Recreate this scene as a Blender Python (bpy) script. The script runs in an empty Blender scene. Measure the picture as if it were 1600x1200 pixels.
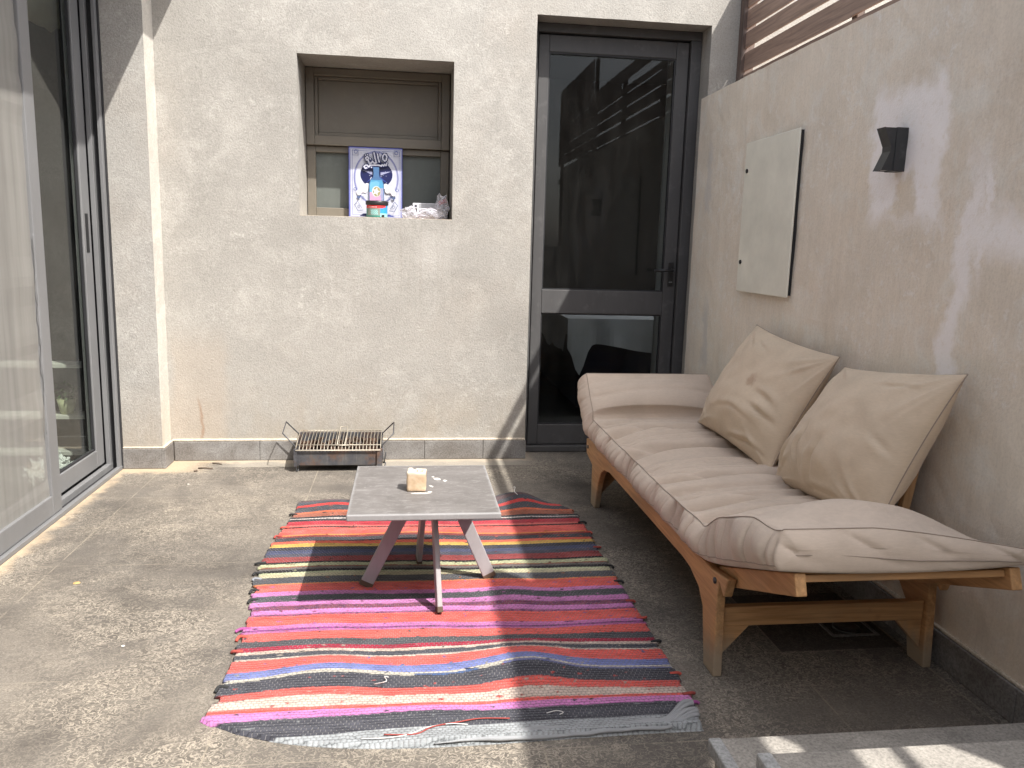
import bpy, bmesh, math, random
from mathutils import Vector, Matrix, noise as mn
random.seed(7)
SC = bpy.context.scene
COL = SC.collection

# ------------------------------------------------------------------ camera
cam = bpy.data.cameras.new('camera')
cam.sensor_width = 36.0
cam.lens = 36.0 * 1256.6 / 1600.0
cam.clip_start = 0.05
cam.clip_end = 500
camo = bpy.data.objects.new('camera', cam)
COL.objects.link(camo)
RC = ((0.99175, -0.12535, 0.02686), (0.00519, -0.17008, -0.98542), (0.12809, 0.97743, -0.16803))
m = Matrix.Identity(4)
for i in range(3):
    m[i][0] = RC[0][i]
    m[i][1] = -RC[1][i]
    m[i][2] = -RC[2][i]
m[0][3], m[1][3], m[2][3] = 0.0, 0.0, 1.1
camo.matrix_world = m
SC.camera = camo

# ------------------------------------------------------------------ light
SUN_DIR = Vector((-0.50, 0.557, -1.0)).normalized()
SUN_EL = math.asin(-SUN_DIR.z)
SUN_ROT = math.atan2(-SUN_DIR.x, -SUN_DIR.y)
world = bpy.data.worlds.new('World')
SC.world = world
world.use_nodes = True
wn = world.node_tree.nodes
wl = world.node_tree.links
bg = wn['Background']
sky = wn.new('ShaderNodeTexSky')
sky.sky_type = 'NISHITA'
sky.sun_disc = False
sky.sun_elevation = SUN_EL
sky.sun_rotation = SUN_ROT
sky.dust_density = 3.0
hs = wn.new('ShaderNodeHueSaturation')
hs.inputs['Saturation'].default_value = 0.45
wl.new(sky.outputs[0], hs.inputs['Color'])
wl.new(hs.outputs[0], bg.inputs[0])
bg.inputs[1].default_value = 0.128
sun = bpy.data.lights.new('sun', 'SUN')
sun.energy = 3.0
sun.angle = math.radians(0.53)
sun.color = (1.0, 0.965, 0.91)
suno = bpy.data.objects.new('sun', sun)
COL.objects.link(suno)
suno.location = (3, -3, 6)
suno.rotation_euler = SUN_DIR.to_track_quat('-Z', 'Y').to_euler()

SC.view_settings.view_transform = 'Standard'
SC.view_settings.look = 'None'
SC.view_settings.exposure = 1.53
SC.view_settings.gamma = 1.0
SC.cycles.use_denoising = True
SC.cycles.max_bounces = 10
SC.cycles.diffuse_bounces = 6
SC.cycles.transparent_max_bounces = 16
SC.cycles.caustics_reflective = False
SC.cycles.caustics_refractive = False

# ------------------------------------------------------------------ helpers
def srgb(r, g, b, k=1.0):
    def f(c):
        c /= 255.0
        return (c / 12.92 if c <= 0.04045 else ((c + 0.055) / 1.055) ** 2.4) * k
    return (f(r), f(g), f(b), 1.0)


class NT:
    """small helper round a material's node tree"""
    def __init__(s, name):
        s.m = bpy.data.materials.new(name)
        s.m.use_nodes = True
        s.t = s.m.node_tree
        s.n = s.t.nodes
        s.l = s.t.links
        s.p = s.n['Principled BSDF']
        s.out = s.n['Material Output']

    def new(s, typ, **kw):
        n = s.n.new(typ)
        for k, v in kw.items():
            setattr(n, k, v)
        return n

    def link(s, a, b):
        s.l.new(a, b)

    def coord(s, scale=(1, 1, 1), kind='Object', loc=(0, 0, 0), rot=(0, 0, 0)):
        tc = s.new('ShaderNodeTexCoord')
        mp = s.new('ShaderNodeMapping')
        mp.inputs['Scale'].default_value = scale
        mp.inputs['Location'].default_value = loc
        mp.inputs['Rotation'].default_value = rot
        s.link(tc.outputs[kind], mp.inputs[0])
        return mp.outputs[0]

    def noise(s, vec, scale, detail=4, rough=0.55, dist=0.0, col=False):
        n = s.new('ShaderNodeTexNoise')
        n.inputs['Scale'].default_value = scale
        n.inputs['Detail'].default_value = detail
        n.inputs['Roughness'].default_value = rough
        n.inputs['Distortion'].default_value = dist
        if vec is not None:
            s.link(vec, n.inputs['Vector'])
        return n.outputs[1 if col else 0]

    def ramp(s, fac, stops, interp='LINEAR'):
        r = s.new('ShaderNodeValToRGB')
        r.color_ramp.interpolation = interp
        e = r.color_ramp.elements
        while len(e) < len(stops):
            e.new(0.5)
        for i, (p, c) in enumerate(stops):
            e[i].position = p
            if isinstance(c, (int, float)):
                c = (c, c, c, 1)
            e[i].color = c if len(c) == 4 else (*c, 1)
        s.link(fac, r.inputs[0])
        return r.outputs[0]

    def mix(s, fac, a, b, mode='MIX'):
        n = s.new('ShaderNodeMix', data_type='RGBA', blend_type=mode)
        for i, v in ((0, fac), (6, a), (7, b)):
            if hasattr(v, 'is_linked') or hasattr(v, 'links'):
                s.link(v, n.inputs[i])
            elif i == 0:
                n.inputs[0].default_value = v
            else:
                n.inputs[i].default_value = v if len(v) == 4 else (*v, 1)
        return n.outputs[2]

    def math(s, op, a, b=0.0, c=None, clamp=False):
        n = s.new('ShaderNodeMath', operation=op, use_clamp=clamp)
        for i, v in enumerate((a, b) if c is None else (a, b, c)):
            if hasattr(v, 'links'):
                s.link(v, n.inputs[i])
            else:
                n.inputs[i].default_value = v
        return n.outputs[0]

    def sep(s, vec):
        n = s.new('ShaderNodeSeparateXYZ')
        s.link(vec, n.inputs[0])
        return n.outputs

    def bump(s, h, strength=0.3, dist=0.01, prev=None):
        b = s.new('ShaderNodeBump')
        b.inputs['Strength'].default_value = strength
        b.inputs['Distance'].default_value = dist
        s.link(h, b.inputs['Height'])
        if prev is not None:
            s.link(prev, b.inputs['Normal'])
        return b.outputs[0]

    def set(s, col=None, rough=None, normal=None, metal=None, spec=None):
        for k, v in (('Base Color', col), ('Roughness', rough), ('Normal', normal), ('Metallic', metal), ('Specular IOR Level', spec)):
            if v is None:
                continue
            if hasattr(v, 'links'):
                s.link(v, s.p.inputs[k])
            else:
                s.p.inputs[k].default_value = v
        return s.m


def band(t, v, a, b, soft):
    """1 inside [a,b] with soft edges"""
    lo = t.new('ShaderNodeMapRange', interpolation_type='SMOOTHSTEP')
    lo.inputs[1].default_value = a - soft
    lo.inputs[2].default_value = a + soft
    hi = t.new('ShaderNodeMapRange', interpolation_type='SMOOTHSTEP')
    hi.inputs[1].default_value = b - soft
    hi.inputs[2].default_value = b + soft
    hi.inputs[3].default_value = 1.0
    hi.inputs[4].default_value = 0.0
    t.link(v, lo.inputs[0])
    t.link(v, hi.inputs[0])
    return t.math('MULTIPLY', lo.outputs[0], hi.outputs[0])


# ------------------------------------------------------------------ materials
def mat_stucco(name, base, streak=False, marks=()):
    t = NT(name)
    v = t.coord()
    big = t.noise(v, 1.6, 5, 0.6, 0.3)
    mid = t.noise(v, 9.0, 5, 0.65)
    fine = t.noise(v, 120.0, 3, 0.7)
    grain = t.noise(v, 260.0, 2, 0.6)
    b = Vector(base)
    c = t.ramp(big, [(0.30, tuple(b * 0.88)), (0.5, tuple(b)), (0.70, tuple(b * 1.07))])
    pale = t.ramp(t.noise(v, 6.5, 6, 0.72, 0.5), [(0.50, 0.0), (0.66, 1.0)])
    c = t.mix(t.math('MULTIPLY', pale, 0.42), c, tuple(min(0.8, x * 1.30 + 0.02) for x in b))
    fl_ = t.ramp(t.noise(v, 30, 6, 0.78, 0.3), [(0.53, 0.0), (0.62, 1.0)])
    cl_ = t.ramp(t.noise(t.coord(loc=(8, 2, 3)), 3.2, 4, 0.6), [(0.46, 0.0), (0.62, 1.0)])
    c = t.mix(t.math('MULTIPLY', t.math('MULTIPLY', fl_, cl_), 0.40), c, tuple(min(0.85, x * 1.45 + 0.03) for x in b))
    warm = t.ramp(t.noise(t.coord(loc=(3, 1, 5)), 2.3, 4, 0.6), [(0.5, 0.0), (0.75, 1.0)])
    c = t.mix(t.math('MULTIPLY', warm, 0.22), c, (b.x * 1.02, b.y * 0.90, b.z * 0.80))
    sp = t.ramp(fine, [(0.33, 0.92 if streak else 0.85), (0.5, 1.0), (0.70, 1.04 if streak else 1.08)])
    c = t.mix(1.0, c, sp, 'MULTIPLY')
    if streak:
        sv = t.noise(t.coord((1, 14, 0.9)), 2.2, 4, 0.6)
        c = t.mix(1.0, c, t.ramp(sv, [(0.3, 0.96), (0.55, 1.0), (0.75, 1.03)]), 'MULTIPLY')
        fv = t.noise(t.coord((1, 60, 5)), 3.0, 3, 0.6)
        c = t.mix(1.0, c, t.ramp(fv, [(0.3, 0.965), (0.7, 1.03)]), 'MULTIPLY')
    # earth splashed up from the ground
    z = t.sep(t.coord())[2]
    lowm = t.new('ShaderNodeMapRange')
    lowm.inputs[1].default_value = 0.08
    lowm.inputs[2].default_value = 0.42
    lowm.inputs[3].default_value = 1.0
    lowm.inputs[4].default_value = 0.0
    t.link(z, lowm.inputs[0])
    lm = t.math('MULTIPLY', lowm.outputs[0], t.ramp(t.noise(t.coord((1, 1, .5)), 6, 4), [(0.4, 0.1), (0.65, 0.6)]))
    c = t.mix(lm, c, (b.x * 0.95, b.y * 0.82, b.z * 0.66))
    for fn in marks:
        c = fn(t, c)
    h = t.math('ADD', t.math('MULTIPLY', fine, 0.7), t.math('MULTIPLY', grain, 0.35))
    n = t.bump(h, 0.30 if streak else 0.46, 0.006)
    n = t.bump(mid, 0.18, 0.008, n)
    return t.set(c, 0.93, n, spec=0.15)


def mark_back(t, c):
    x, y, z = t.sep(t.coord())
    # vertical earth run at the left end and a paler patch near the drip
    e = t.math('ADD', x, t.math('MULTIPLY', t.math('SUBTRACT', t.noise(t.coord(), 5, 3), 0.5), 0.10))
    k = t.math('MULTIPLY', band(t, e, -1.16, -0.90, 0.03), band(t, z, 0.05, 0.62, 0.10))
    c = t.mix(t.math('MULTIPLY', k, 0.38), c, (0.40, 0.335, 0.27))
    dr = t.math('MULTIPLY', band(t, e, -1.028, -1.018, 0.006), band(t, z, 0.10, 0.30, 0.05))
    c = t.mix(t.math('MULTIPLY', dr, 0.7), c, (0.27, 0.17, 0.11))
    dn = t.math('ADD', x, t.math('MULTIPLY', t.math('SUBTRACT', t.noise(t.coord((1, 1, .3)), 9, 3), 0.5), 0.05))
    drip = t.ramp(t.noise(t.coord((26, 1, 0.7)), 1.5, 4, 0.6), [(0.52, 0.0), (0.66, 1.0)])
    dz = t.math('MULTIPLY', band(t, dn, -0.50, 0.20, 0.05), band(t, z, 0.85, 1.215, 0.16))
    c = t.mix(t.math('MULTIPLY', t.math('MULTIPLY', drip, dz), 0.22), c, (0.22, 0.195, 0.165))
    w = t.math('MULTIPLY', band(t, e, 0.04, 0.22, 0.04), band(t, z, 0.98, 1.16, 0.07))
    c = t.mix(t.math('MULTIPLY', w, 0.25), c, (0.50, 0.475, 0.445))
    return c


def mark_right(t, c):
    x, y, z = t.sep(t.coord())
    w = t.math('SUBTRACT', t.noise(t.coord(), 7, 5, 0.65), 0.5)
    yy = t.math('ADD', y, t.math('MULTIPLY', w, 0.22))
    zz = t.math('ADD', z, t.math('MULTIPLY', w, 0.18))
    spk = t.ramp(t.noise(t.coord(), 45, 4, 0.7), [(0.32, 0.60), (0.46, 1.0)])
    white = (0.90, 0.865, 0.85)
    a = t.math('MULTIPLY', band(t, yy, 2.12, 2.47, 0.03), band(t, zz, 1.21, 1.60, 0.05))
    hole = t.math('MULTIPLY', band(t, yy, 2.23, 2.36, 0.02), band(t, zz, 1.22, 1.345, 0.02))
    a = t.math('MULTIPLY', a, t.math('SUBTRACT', 1.0, hole))
    c = t.mix(t.math('MULTIPLY', t.math('MULTIPLY', a, spk), 0.95), c, white)
    # long lime run toward the camera
    ys = t.math('SUBTRACT', yy, t.math('MULTIPLY', t.math('SUBTRACT', z, 0.9), -0.10))
    b1 = t.math('MULTIPLY', band(t, ys, 1.97, 2.05, 0.025), band(t, zz, 0.60, 1.34, 0.10))
    b2 = t.math('MULTIPLY', band(t, yy, 1.40, 2.02, 0.04), band(t, zz, 1.10, 1.22, 0.05))
    b3 = t.math('MULTIPLY', band(t, yy, 1.90, 1.935, 0.012), band(t, zz, 1.05, 1.33, 0.06))
    s = t.math('MAXIMUM', t.math('MAXIMUM', b1, b2), b3)
    c = t.mix(t.math('MULTIPLY', t.math('MULTIPLY', s, spk), 0.85), c, white)
    # scuffs beside the door
    b4 = t.math('MULTIPLY', band(t, yy, 3.80, 3.87, 0.02), band(t, zz, 0.55, 0.86, 0.08))
    b5 = t.math('MULTIPLY', band(t, yy, 3.88, 3.95, 0.02), band(t, zz, 1.30, 1.62, 0.05))
    c = t.mix(t.math('MULTIPLY', t.math('MULTIPLY', t.math('MAXIMUM', b4, b5), spk), 0.7), c, (0.60, 0.57, 0.54))
    return c


M = {}
M['stucco'] = mat_stucco('stucco_pale', (0.325, 0.308, 0.280), marks=(mark_back,))
M['stucco_left'] = mat_stucco('stucco_pilaster', (0.335, 0.320, 0.295))
M['stucco_smooth'] = mat_stucco('smooth_cream_plaster', (0.50, 0.47, 0.42))
M['stucco_right'] = mat_stucco('stucco_brownish', (0.74, 0.665, 0.565), streak=True, marks=(mark_right,))


def mat_floor():
    t = NT('worn_stone_tile')
    v = t.coord()
    x, y, z = t.sep(v)
    big = t.noise(v, 1.7, 5, 0.62, 0.6)
    mid = t.noise(t.coord(loc=(4, 2, 0)), 6.5, 5, 0.65, 0.4)
    worm = t.noise(t.coord((1.0, 1.15, 1)), 50, 2.5, 0.55, 1.4)
    c = t.ramp(big, [(0.28, (0.052, 0.046, 0.041)), (0.46, (0.088, 0.078, 0.069)), (0.58, (0.130, 0.115, 0.099)), (0.74, (0.200, 0.177, 0.150))])
    c = t.mix(t.ramp(mid, [(0.40, 0.0), (0.72, 0.55)]), c, (0.14, 0.127, 0.112))
    # pale worm-track wear
    ridge = t.math('ABSOLUTE', t.math('SUBTRACT', worm, 0.5))
    line = t.ramp(ridge, [(0.012, 1.0), (0.055, 0.0)])
    area = t.ramp(t.noise(t.coord(loc=(9, 9, 0)), 2.6, 5, 0.68, 0.5), [(0.34, 0.05), (0.48, 0.40), (0.62, 1.0)])
    k = t.math('MULTIPLY', line, area)
    c = t.mix(t.math('MULTIPLY', area, 0.22), c, (0.23, 0.20, 0.158))
    c = t.mix(t.math('MULTIPLY', k, 0.80), c, (0.37, 0.325, 0.265))
    wd = t.math('MULTIPLY', t.ramp(t.math('ABSOLUTE', t.math('SUBTRACT', worm, 0.62)), [(0.01, 1.0), (0.05, 0.0)]), area)
    c = t.mix(t.math('MULTIPLY', wd, 0.50), c, (0.040, 0.035, 0.030))
    spk = t.ramp(t.noise(v, 190, 2, 0.6), [(0.36, 0.84), (0.5, 1.0), (0.66, 1.14)])
    c = t.mix(1.0, c, spk, 'MULTIPLY')
    # each tile its own tone
    ux = t.math('FLOOR', t.math('DIVIDE', t.math('ADD', x, 1.17), 0.737))
    uy = t.math('FLOOR', t.math('DIVIDE', t.math('SUBTRACT', y, 1.603), 0.376))
    wn_ = t.new('ShaderNodeTexWhiteNoise', noise_dimensions='2D')
    cb = t.new('ShaderNodeCombineXYZ')
    t.link(ux, cb.inputs[0])
    t.link(uy, cb.inputs[1])
    t.link(cb.outputs[0], wn_.inputs[0])
    c = t.mix(1.0, c, t.ramp(wn_.outputs[0], [(0.0, (0.95, 0.945, 0.94)), (1.0, (1.05, 1.04, 1.02))]), 'MULTIPLY')
    # the darker tile round the drain
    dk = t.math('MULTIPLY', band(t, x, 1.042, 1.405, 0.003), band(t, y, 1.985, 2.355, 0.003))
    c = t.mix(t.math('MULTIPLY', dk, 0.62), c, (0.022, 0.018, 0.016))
    # grout
    jx = t.math('ABSOLUTE', t.math('SUBTRACT', t.math('FRACT', t.math('ADD', t.math('DIVIDE', t.math('ADD', x, 1.17), 0.737), 0.5)), 0.5))
    jy = t.math('ABSOLUTE', t.math('SUBTRACT', t.math('FRACT', t.math('ADD', t.math('DIVIDE', t.math('SUBTRACT', y, 1.603), 0.376), 0.5)), 0.5))
    gx = t.math('LESS_THAN', jx, 0.0030)
    gy = t.math('LESS_THAN', jy, 0.0045)
    g2 = band(t, x, 1.408, 1.414, 0.001)
    g = t.math('MAXIMUM', t.math('MAXIMUM', gx, gy), g2)
    gm = t.math('MULTIPLY', g, t.ramp(t.noise(v, 11, 3), [(0.38, 0.08), (0.6, 0.60)]))
    c = t.mix(gm, c, (0.30, 0.26, 0.20))
    # sandy dust gathered along the walls and the door track
    nz = t.math('MULTIPLY', t.math('SUBTRACT', t.noise(v, 9, 5, 0.65), 0.5), 0.16)
    e1 = band(t, t.math('ADD', x, nz), -1.6, -1.325, 0.035)
    e2 = band(t, t.math('ADD', y, nz), 4.035, 4.5, 0.03)
    e2 = t.math('MULTIPLY', e2, band(t, x, -2, 0.62, 0.06))
    e3 = t.math('MULTIPLY', band(t, t.math('ADD', y, nz), 3.87, 4.5, 0.03), band(t, x, -2, -1.02, 0.10))
    e = t.math('MAXIMUM', t.math('MAXIMUM', e1, e2), e3)
    c = t.mix(t.math('MULTIPLY', e, 0.82), c, (0.43, 0.335, 0.23))
    pale = t.math('MULTIPLY', band(t, y, 3.952, 4.2, 0.004), band(t, x, -0.9, 0.62, 0.1))
    c = t.mix(t.math('MULTIPLY', pale, 0.55), c, (0.36, 0.325, 0.27))
    h = t.math('ADD', t.math('MULTIPLY', line, 0.35), t.math('SUBTRACT', t.noise(v, 140, 3, 0.65), t.math('MULTIPLY', g, 0.8)))
    n = t.bump(h, 0.35, 0.004)
    return t.set(c, t.ramp(mid, [(0.3, 0.62), (0.7, 0.85)]), n, spec=0.3)


M['floor'] = mat_floor()


def mat_stone(name, a, b, scale=8, rough=0.8, spk=True):
    t = NT(name)
    v = t.coord()
    c = t.ramp(t.noise(v, scale, 5, 0.65, 0.5), [(0.3, a), (0.7, b)])
    if spk:
        c = t.mix(1.0, c, t.ramp(t.noise(v, 150, 3, 0.7), [(0.35, 0.72), (0.5, 1.0), (0.68, 1.25)]), 'MULTIPLY')
    n = t.bump(t.noise(v, 90, 4, 0.65), 0.3, 0.003)
    return t.set(c, rough, n, spec=0.3)


M['skirting'] = mat_stone('skirting_stone', (0.12, 0.105, 0.092), (0.245, 0.236, 0.226), 5)
M['mortar'] = mat_stone('mortar_cream', (0.42, 0.36, 0.28), (0.56, 0.49, 0.40), 14, 0.9)
M['step'] = mat_stone('step_stone', (0.20, 0.185, 0.165), (0.33, 0.305, 0.27), 9)
M['step_edge'] = mat_stone('step_edge_stone', (0.27, 0.27, 0.265), (0.36, 0.36, 0.35), 12)
M['earth'] = mat_stone('dry_earth', (0.25, 0.19, 0.13), (0.38, 0.30, 0.21), 1.5)


def mat_paint(name, base, rough=0.45, worn=(0.4, 0.4, 0.4), amount=0.25, vert=True, metal=0.0, bumpy=0.08, spec=0.4):
    t = NT(name)
    b = Vector(base)
    v = t.coord((3, 3, 0.6) if vert else (1, 1, 1))
    a = t.noise(v, 5, 5, 0.65)
    c = t.ramp(a, [(0.3, tuple(b * 0.90)), (0.5, tuple(b)), (0.72, tuple(b * 1.12))])
    w = t.ramp(t.noise(t.coord(loc=(2, 7, 1)), 14, 6, 0.7), [(0.56, 0.0), (0.78, 1.0)])
    c = t.mix(t.math('MULTIPLY', w, amount), c, worn)
    n = t.bump(t.noise(t.coord(), 40, 4), bumpy, 0.004)
    return t.set(c, t.ramp(a, [(0.3, rough * 0.85), (0.7, min(1, rough * 1.25))]), n, metal, spec)


M['door_grey'] = mat_paint('weathered_grey_paint', (0.076, 0.074, 0.074), 0.6, (0.17, 0.165, 0.16), 0.40, spec=0.18)
M['alu_grey'] = mat_paint('sliding_door_aluminium', (0.165, 0.165, 0.167), 0.42, (0.25, 0.245, 0.24), 0.3)
M['alu_dark'] = mat_paint('track_shadow_gasket', (0.02, 0.02, 0.022), 0.6, (0.05, 0.05, 0.05), 0.3)
M['shutter'] = mat_paint('olive_brown_paint', (0.150, 0.132, 0.105), 0.5, (0.24, 0.22, 0.19), 0.25, False)
M['shutter_low'] = mat_paint('grey_green_painted_panel', (0.105, 0.115, 0.105), 0.5, (0.17, 0.18, 0.17), 0.45)
M['cream_metal'] = mat_paint('cream_enamel', (0.76, 0.74, 0.645), 0.45, (0.80, 0.78, 0.72), 0.4, False)
M['black'] = mat_paint('black_hardware', (0.02, 0.02, 0.021), 0.35, (0.06, 0.06, 0.06), 0.2, False)
M['lamp_black'] = mat_paint('lamp_black_paint', (0.035, 0.036, 0.038), 0.42, (0.20, 0.20, 0.20), 0.35, True)
M['table_leg'] = mat_paint('grey_leg_paint', (0.30, 0.285, 0.285), 0.4, (0.42, 0.41, 0.41), 0.4)
M['rust_cap'] = mat_paint('rusty_foot', (0.09, 0.06, 0.04), 0.8, (0.20, 0.10, 0.05), 0.6)
M['lens'] = mat_paint('frosted_lens', (0.7, 0.7, 0.68), 0.3, (0.75, 0.75, 0.75), 0.1)


def mat_wood(name, axis, light=(0.52, 0.295, 0.135), dark=(0.35, 0.18, 0.072), weather=True):
    t = NT(name)
    sc = [26, 26, 26]
    sc[axis] = 1.6
    v = t.coord(tuple(sc))
    g = t.noise(v, 1.6, 5, 0.6, 0.9)
    c = t.ramp(g, [(0.28, dark), (0.55, light), (0.78, tuple(x * 1.18 for x in light))])
    sc2 = [90, 90, 90]
    sc2[axis] = 4
    f = t.noise(t.coord(tuple(sc2)), 1.5, 3, 0.6)
    c = t.mix(1.0, c, t.ramp(f, [(0.3, 0.82), (0.6, 1.05)]), 'MULTIPLY')
    kn = t.ramp(t.noise(t.coord(loc=(5, 3, 2)), 9, 2), [(0.70, 0.0), (0.78, 1.0)])
    c = t.mix(t.math('MULTIPLY', kn, 0.5), c, (0.16, 0.07, 0.03))
    if weather:
        z = t.sep(t.coord())[2]
        zz = t.math('ADD', z, t.math('MULTIPLY', t.math('SUBTRACT', t.noise(t.coord((20, 20, 3)), 2, 4), 0.5), 0.14))
        k = t.ramp(zz, [(0.04, 1.0), (0.12, 0.0)])
        c = t.mix(t.math('MULTIPLY', k, 0.85), c, (0.30, 0.25, 0.185))
        gz = t.ramp(t.noise(t.coord(loc=(1, 8, 4)), 5, 4, 0.6), [(0.5, 0.0), (0.75, 0.6)])
        c = t.mix(gz, c, (0.36, 0.25, 0.145))
    n = t.bump(f, 0.25, 0.002)
    return t.set(c, 0.55, n, spec=0.35)


M['wood_x'] = mat_wood('pine_grain_across', 0)
M['wood_y'] = mat_wood('pine_grain_along', 1)
M['wood_z'] = mat_wood('pine_grain_upright', 2)
M['fence_wood'] = mat_wood('grey_brown_fence_wood', 1, (0.30, 0.205, 0.16), (0.19, 0.125, 0.10), False)
M['fence_post'] = mat_wood('dark_fence_post', 2, (0.12, 0.085, 0.07), (0.06, 0.042, 0.036), False)
M['endgrain'] = mat_stone('pine_end_grain', (0.36, 0.27, 0.17), (0.46, 0.36, 0.24), 25)


def mat_cloth(name, base, stain=(0.3, 0.2, 0.14), spot=None):
    t = NT(name)
    b = Vector(base)
    v = t.coord()
    c = t.ramp(t.noise(v, 5, 5, 0.6, 0.4), [(0.3, tuple(b * 0.90)), (0.5, tuple(b)), (0.72, tuple(b * 1.07))])
    s = t.ramp(t.noise(t.coord(loc=(3, 5, 8)), 11, 5, 0.7), [(0.64, 0.0), (0.82, 1.0)])
    c = t.mix(t.math('MULTIPLY', s, 0.28), c, stain)
    if spot:
        dv = t.new('ShaderNodeVectorMath', operation='DISTANCE')
        t.link(v, dv.inputs[0])
        dv.inputs[1].default_value = spot
        dd = t.math('ADD', dv.outputs['Value'], t.math('MULTIPLY', t.math('SUBTRACT', t.noise(v, 45, 4, 0.7), 0.5), 0.05))
        c = t.mix(t.math('MULTIPLY', t.ramp(dd, [(0.012, 1.0), (0.032, 0.0)]), 0.50), c, (0.33, 0.19, 0.12))
    slub = t.noise(t.coord((1, 1, 6)), 60, 3, 0.6)
    c = t.mix(1.0, c, t.ramp(slub, [(0.3, 0.95), (0.7, 1.04)]), 'MULTIPLY')
    wv = t.new('ShaderNodeTexWave', wave_type='BANDS', bands_direction='DIAGONAL')
    wv.inputs['Scale'].default_value = 420
    wv.inputs['Distortion'].default_value = 1.0
    t.link(v, wv.inputs[0])
    n = t.bump(t.math('ADD', t.math('MULTIPLY', wv.outputs[1], 0.4), t.noise(v, 500, 2)), 0.16, 0.001)
    n = t.bump(t.noise(v, 26, 4, 0.6), 0.16, 0.006, n)
    t.p.inputs['Sheen Weight'].default_value = 0.15
    return t.set(c, 0.9, n, spec=0.12)


M['mattress'] = mat_cloth('futon_cotton', (0.54, 0.445, 0.362))
M['cushion'] = mat_cloth('cushion_canvas', (0.62, 0.50, 0.372))
M['cushion_stained'] = mat_cloth('stained_cushion_canvas', (0.62, 0.50, 0.372), spot=(1.24, 2.765, 0.648))
M['piping'] = mat_cloth('piping_cotton', (0.34, 0.275, 0.225))
M['sheet'] = mat_cloth('white_bed_linen', (0.72, 0.72, 0.71))
M['curtain'] = mat_cloth('white_curtain', (0.70, 0.69, 0.66))
M['bed_base'] = mat_cloth('navy_bed_valance', (0.03, 0.032, 0.05))
M['fluff'] = mat_cloth('white_fleece', (0.78, 0.78, 0.77))


def mat_glass(name, tint=(0.80, 0.83, 0.82), ior=1.55, dirt=0.03, gain=1.0):
    t = NT(name)
    tr = t.new('ShaderNodeBsdfTransparent')
    tr.inputs[0].default_value = (*tint, 1)
    gl = t.new('ShaderNodeBsdfGlossy')
    gl.inputs['Roughness'].default_value = 0.0
    fr = t.new('ShaderNodeFresnel')
    geo = t.new('ShaderNodeNewGeometry')      # the same reflection on both faces of the thin pane
    t.link(t.math('ADD', t.math('MULTIPLY', geo.outputs['Backfacing'], 1 / ior - ior), ior), fr.inputs[0])
    mx = t.new('ShaderNodeMixShader')
    t.link(t.math('MULTIPLY', fr.outputs[0], gain, clamp=True), mx.inputs[0])
    t.link(tr.outputs[0], mx.inputs[1])
    t.link(gl.outputs[0], mx.inputs[2])
    df = t.new('ShaderNodeBsdfDiffuse')
    df.inputs[0].default_value = (0.5, 0.48, 0.45, 1)
    m2 = t.new('ShaderNodeMixShader')
    d = t.ramp(t.noise(t.coord((4, 4, 1)), 5, 5, 0.65), [(0.4, 0.0), (0.75, dirt)])
    t.link(d, m2.inputs[0])
    t.link(mx.outputs[0], m2.inputs[1])
    t.link(df.outputs[0], m2.inputs[2])
    t.link(m2.outputs[0], t.out.inputs[0])
    return t.m


M['glass'] = mat_glass('dark_door_glass', (0.66, 0.68, 0.68), 1.5, 0.010, 0.42)
M['glass_side'] = mat_glass('sliding_door_glass', (0.82, 0.85, 0.82), 1.5, 0.012, 0.95)


def mat_mesh():
    t = NT('insect_screen_mesh')
    tr = t.new('ShaderNodeBsdfTransparent')
    df = t.new('ShaderNodeBsdfDiffuse')
    c = t.ramp(t.noise(t.coord((1, 9, 0.5)), 3, 4, 0.6), [(0.3, (0.33, 0.315, 0.29)), (0.7, (0.42, 0.405, 0.375))])
    t.link(c, df.inputs[0])
    tl = t.new('ShaderNodeBsdfTranslucent')
    t.link(c, tl.inputs[0])
    m1 = t.new('ShaderNodeMixShader')
    m1.inputs[0].default_value = 0.25
    t.link(df.outputs[0], m1.inputs[1])
    t.link(tl.outputs[0], m1.inputs[2])
    m2 = t.new('ShaderNodeMixShader')
    m2.inputs[0].default_value = 0.68
    t.link(tr.outputs[0], m2.inputs[1])
    t.link(m1.outputs[0], m2.inputs[2])
    t.link(m2.outputs[0], t.out.inputs[0])
    return t.m


M['screen'] = mat_mesh()


def mat_flat(name, col, rough=0.5, metal=0.0):
    t = NT(name)
    v = t.coord()
    b = Vector(col[:3])
    c = t.ramp(t.noise(v, 30, 4), [(0.3, tuple(b * 0.93)), (0.7, tuple(b * 1.06))])
    return t.set(c, rough, metal=metal)


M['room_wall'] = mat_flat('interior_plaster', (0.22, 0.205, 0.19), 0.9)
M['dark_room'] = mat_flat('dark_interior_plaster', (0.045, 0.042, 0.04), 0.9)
M['room_floor'] = mat_stone('interior_tile', (0.10, 0.095, 0.09), (0.15, 0.14, 0.13), 4, 0.5)
M['shelf_white'] = mat_flat('white_shelf_board', (0.62, 0.60, 0.56), 0.6)
M['pot'] = mat_flat('pale_green_pot', (0.45, 0.46, 0.28), 0.6)
M['leaf'] = mat_flat('houseplant_leaf', (0.05, 0.10, 0.03), 0.5)
M['paper'] = mat_flat('paper_shade', (0.70, 0.69, 0.62), 0.8)


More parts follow.
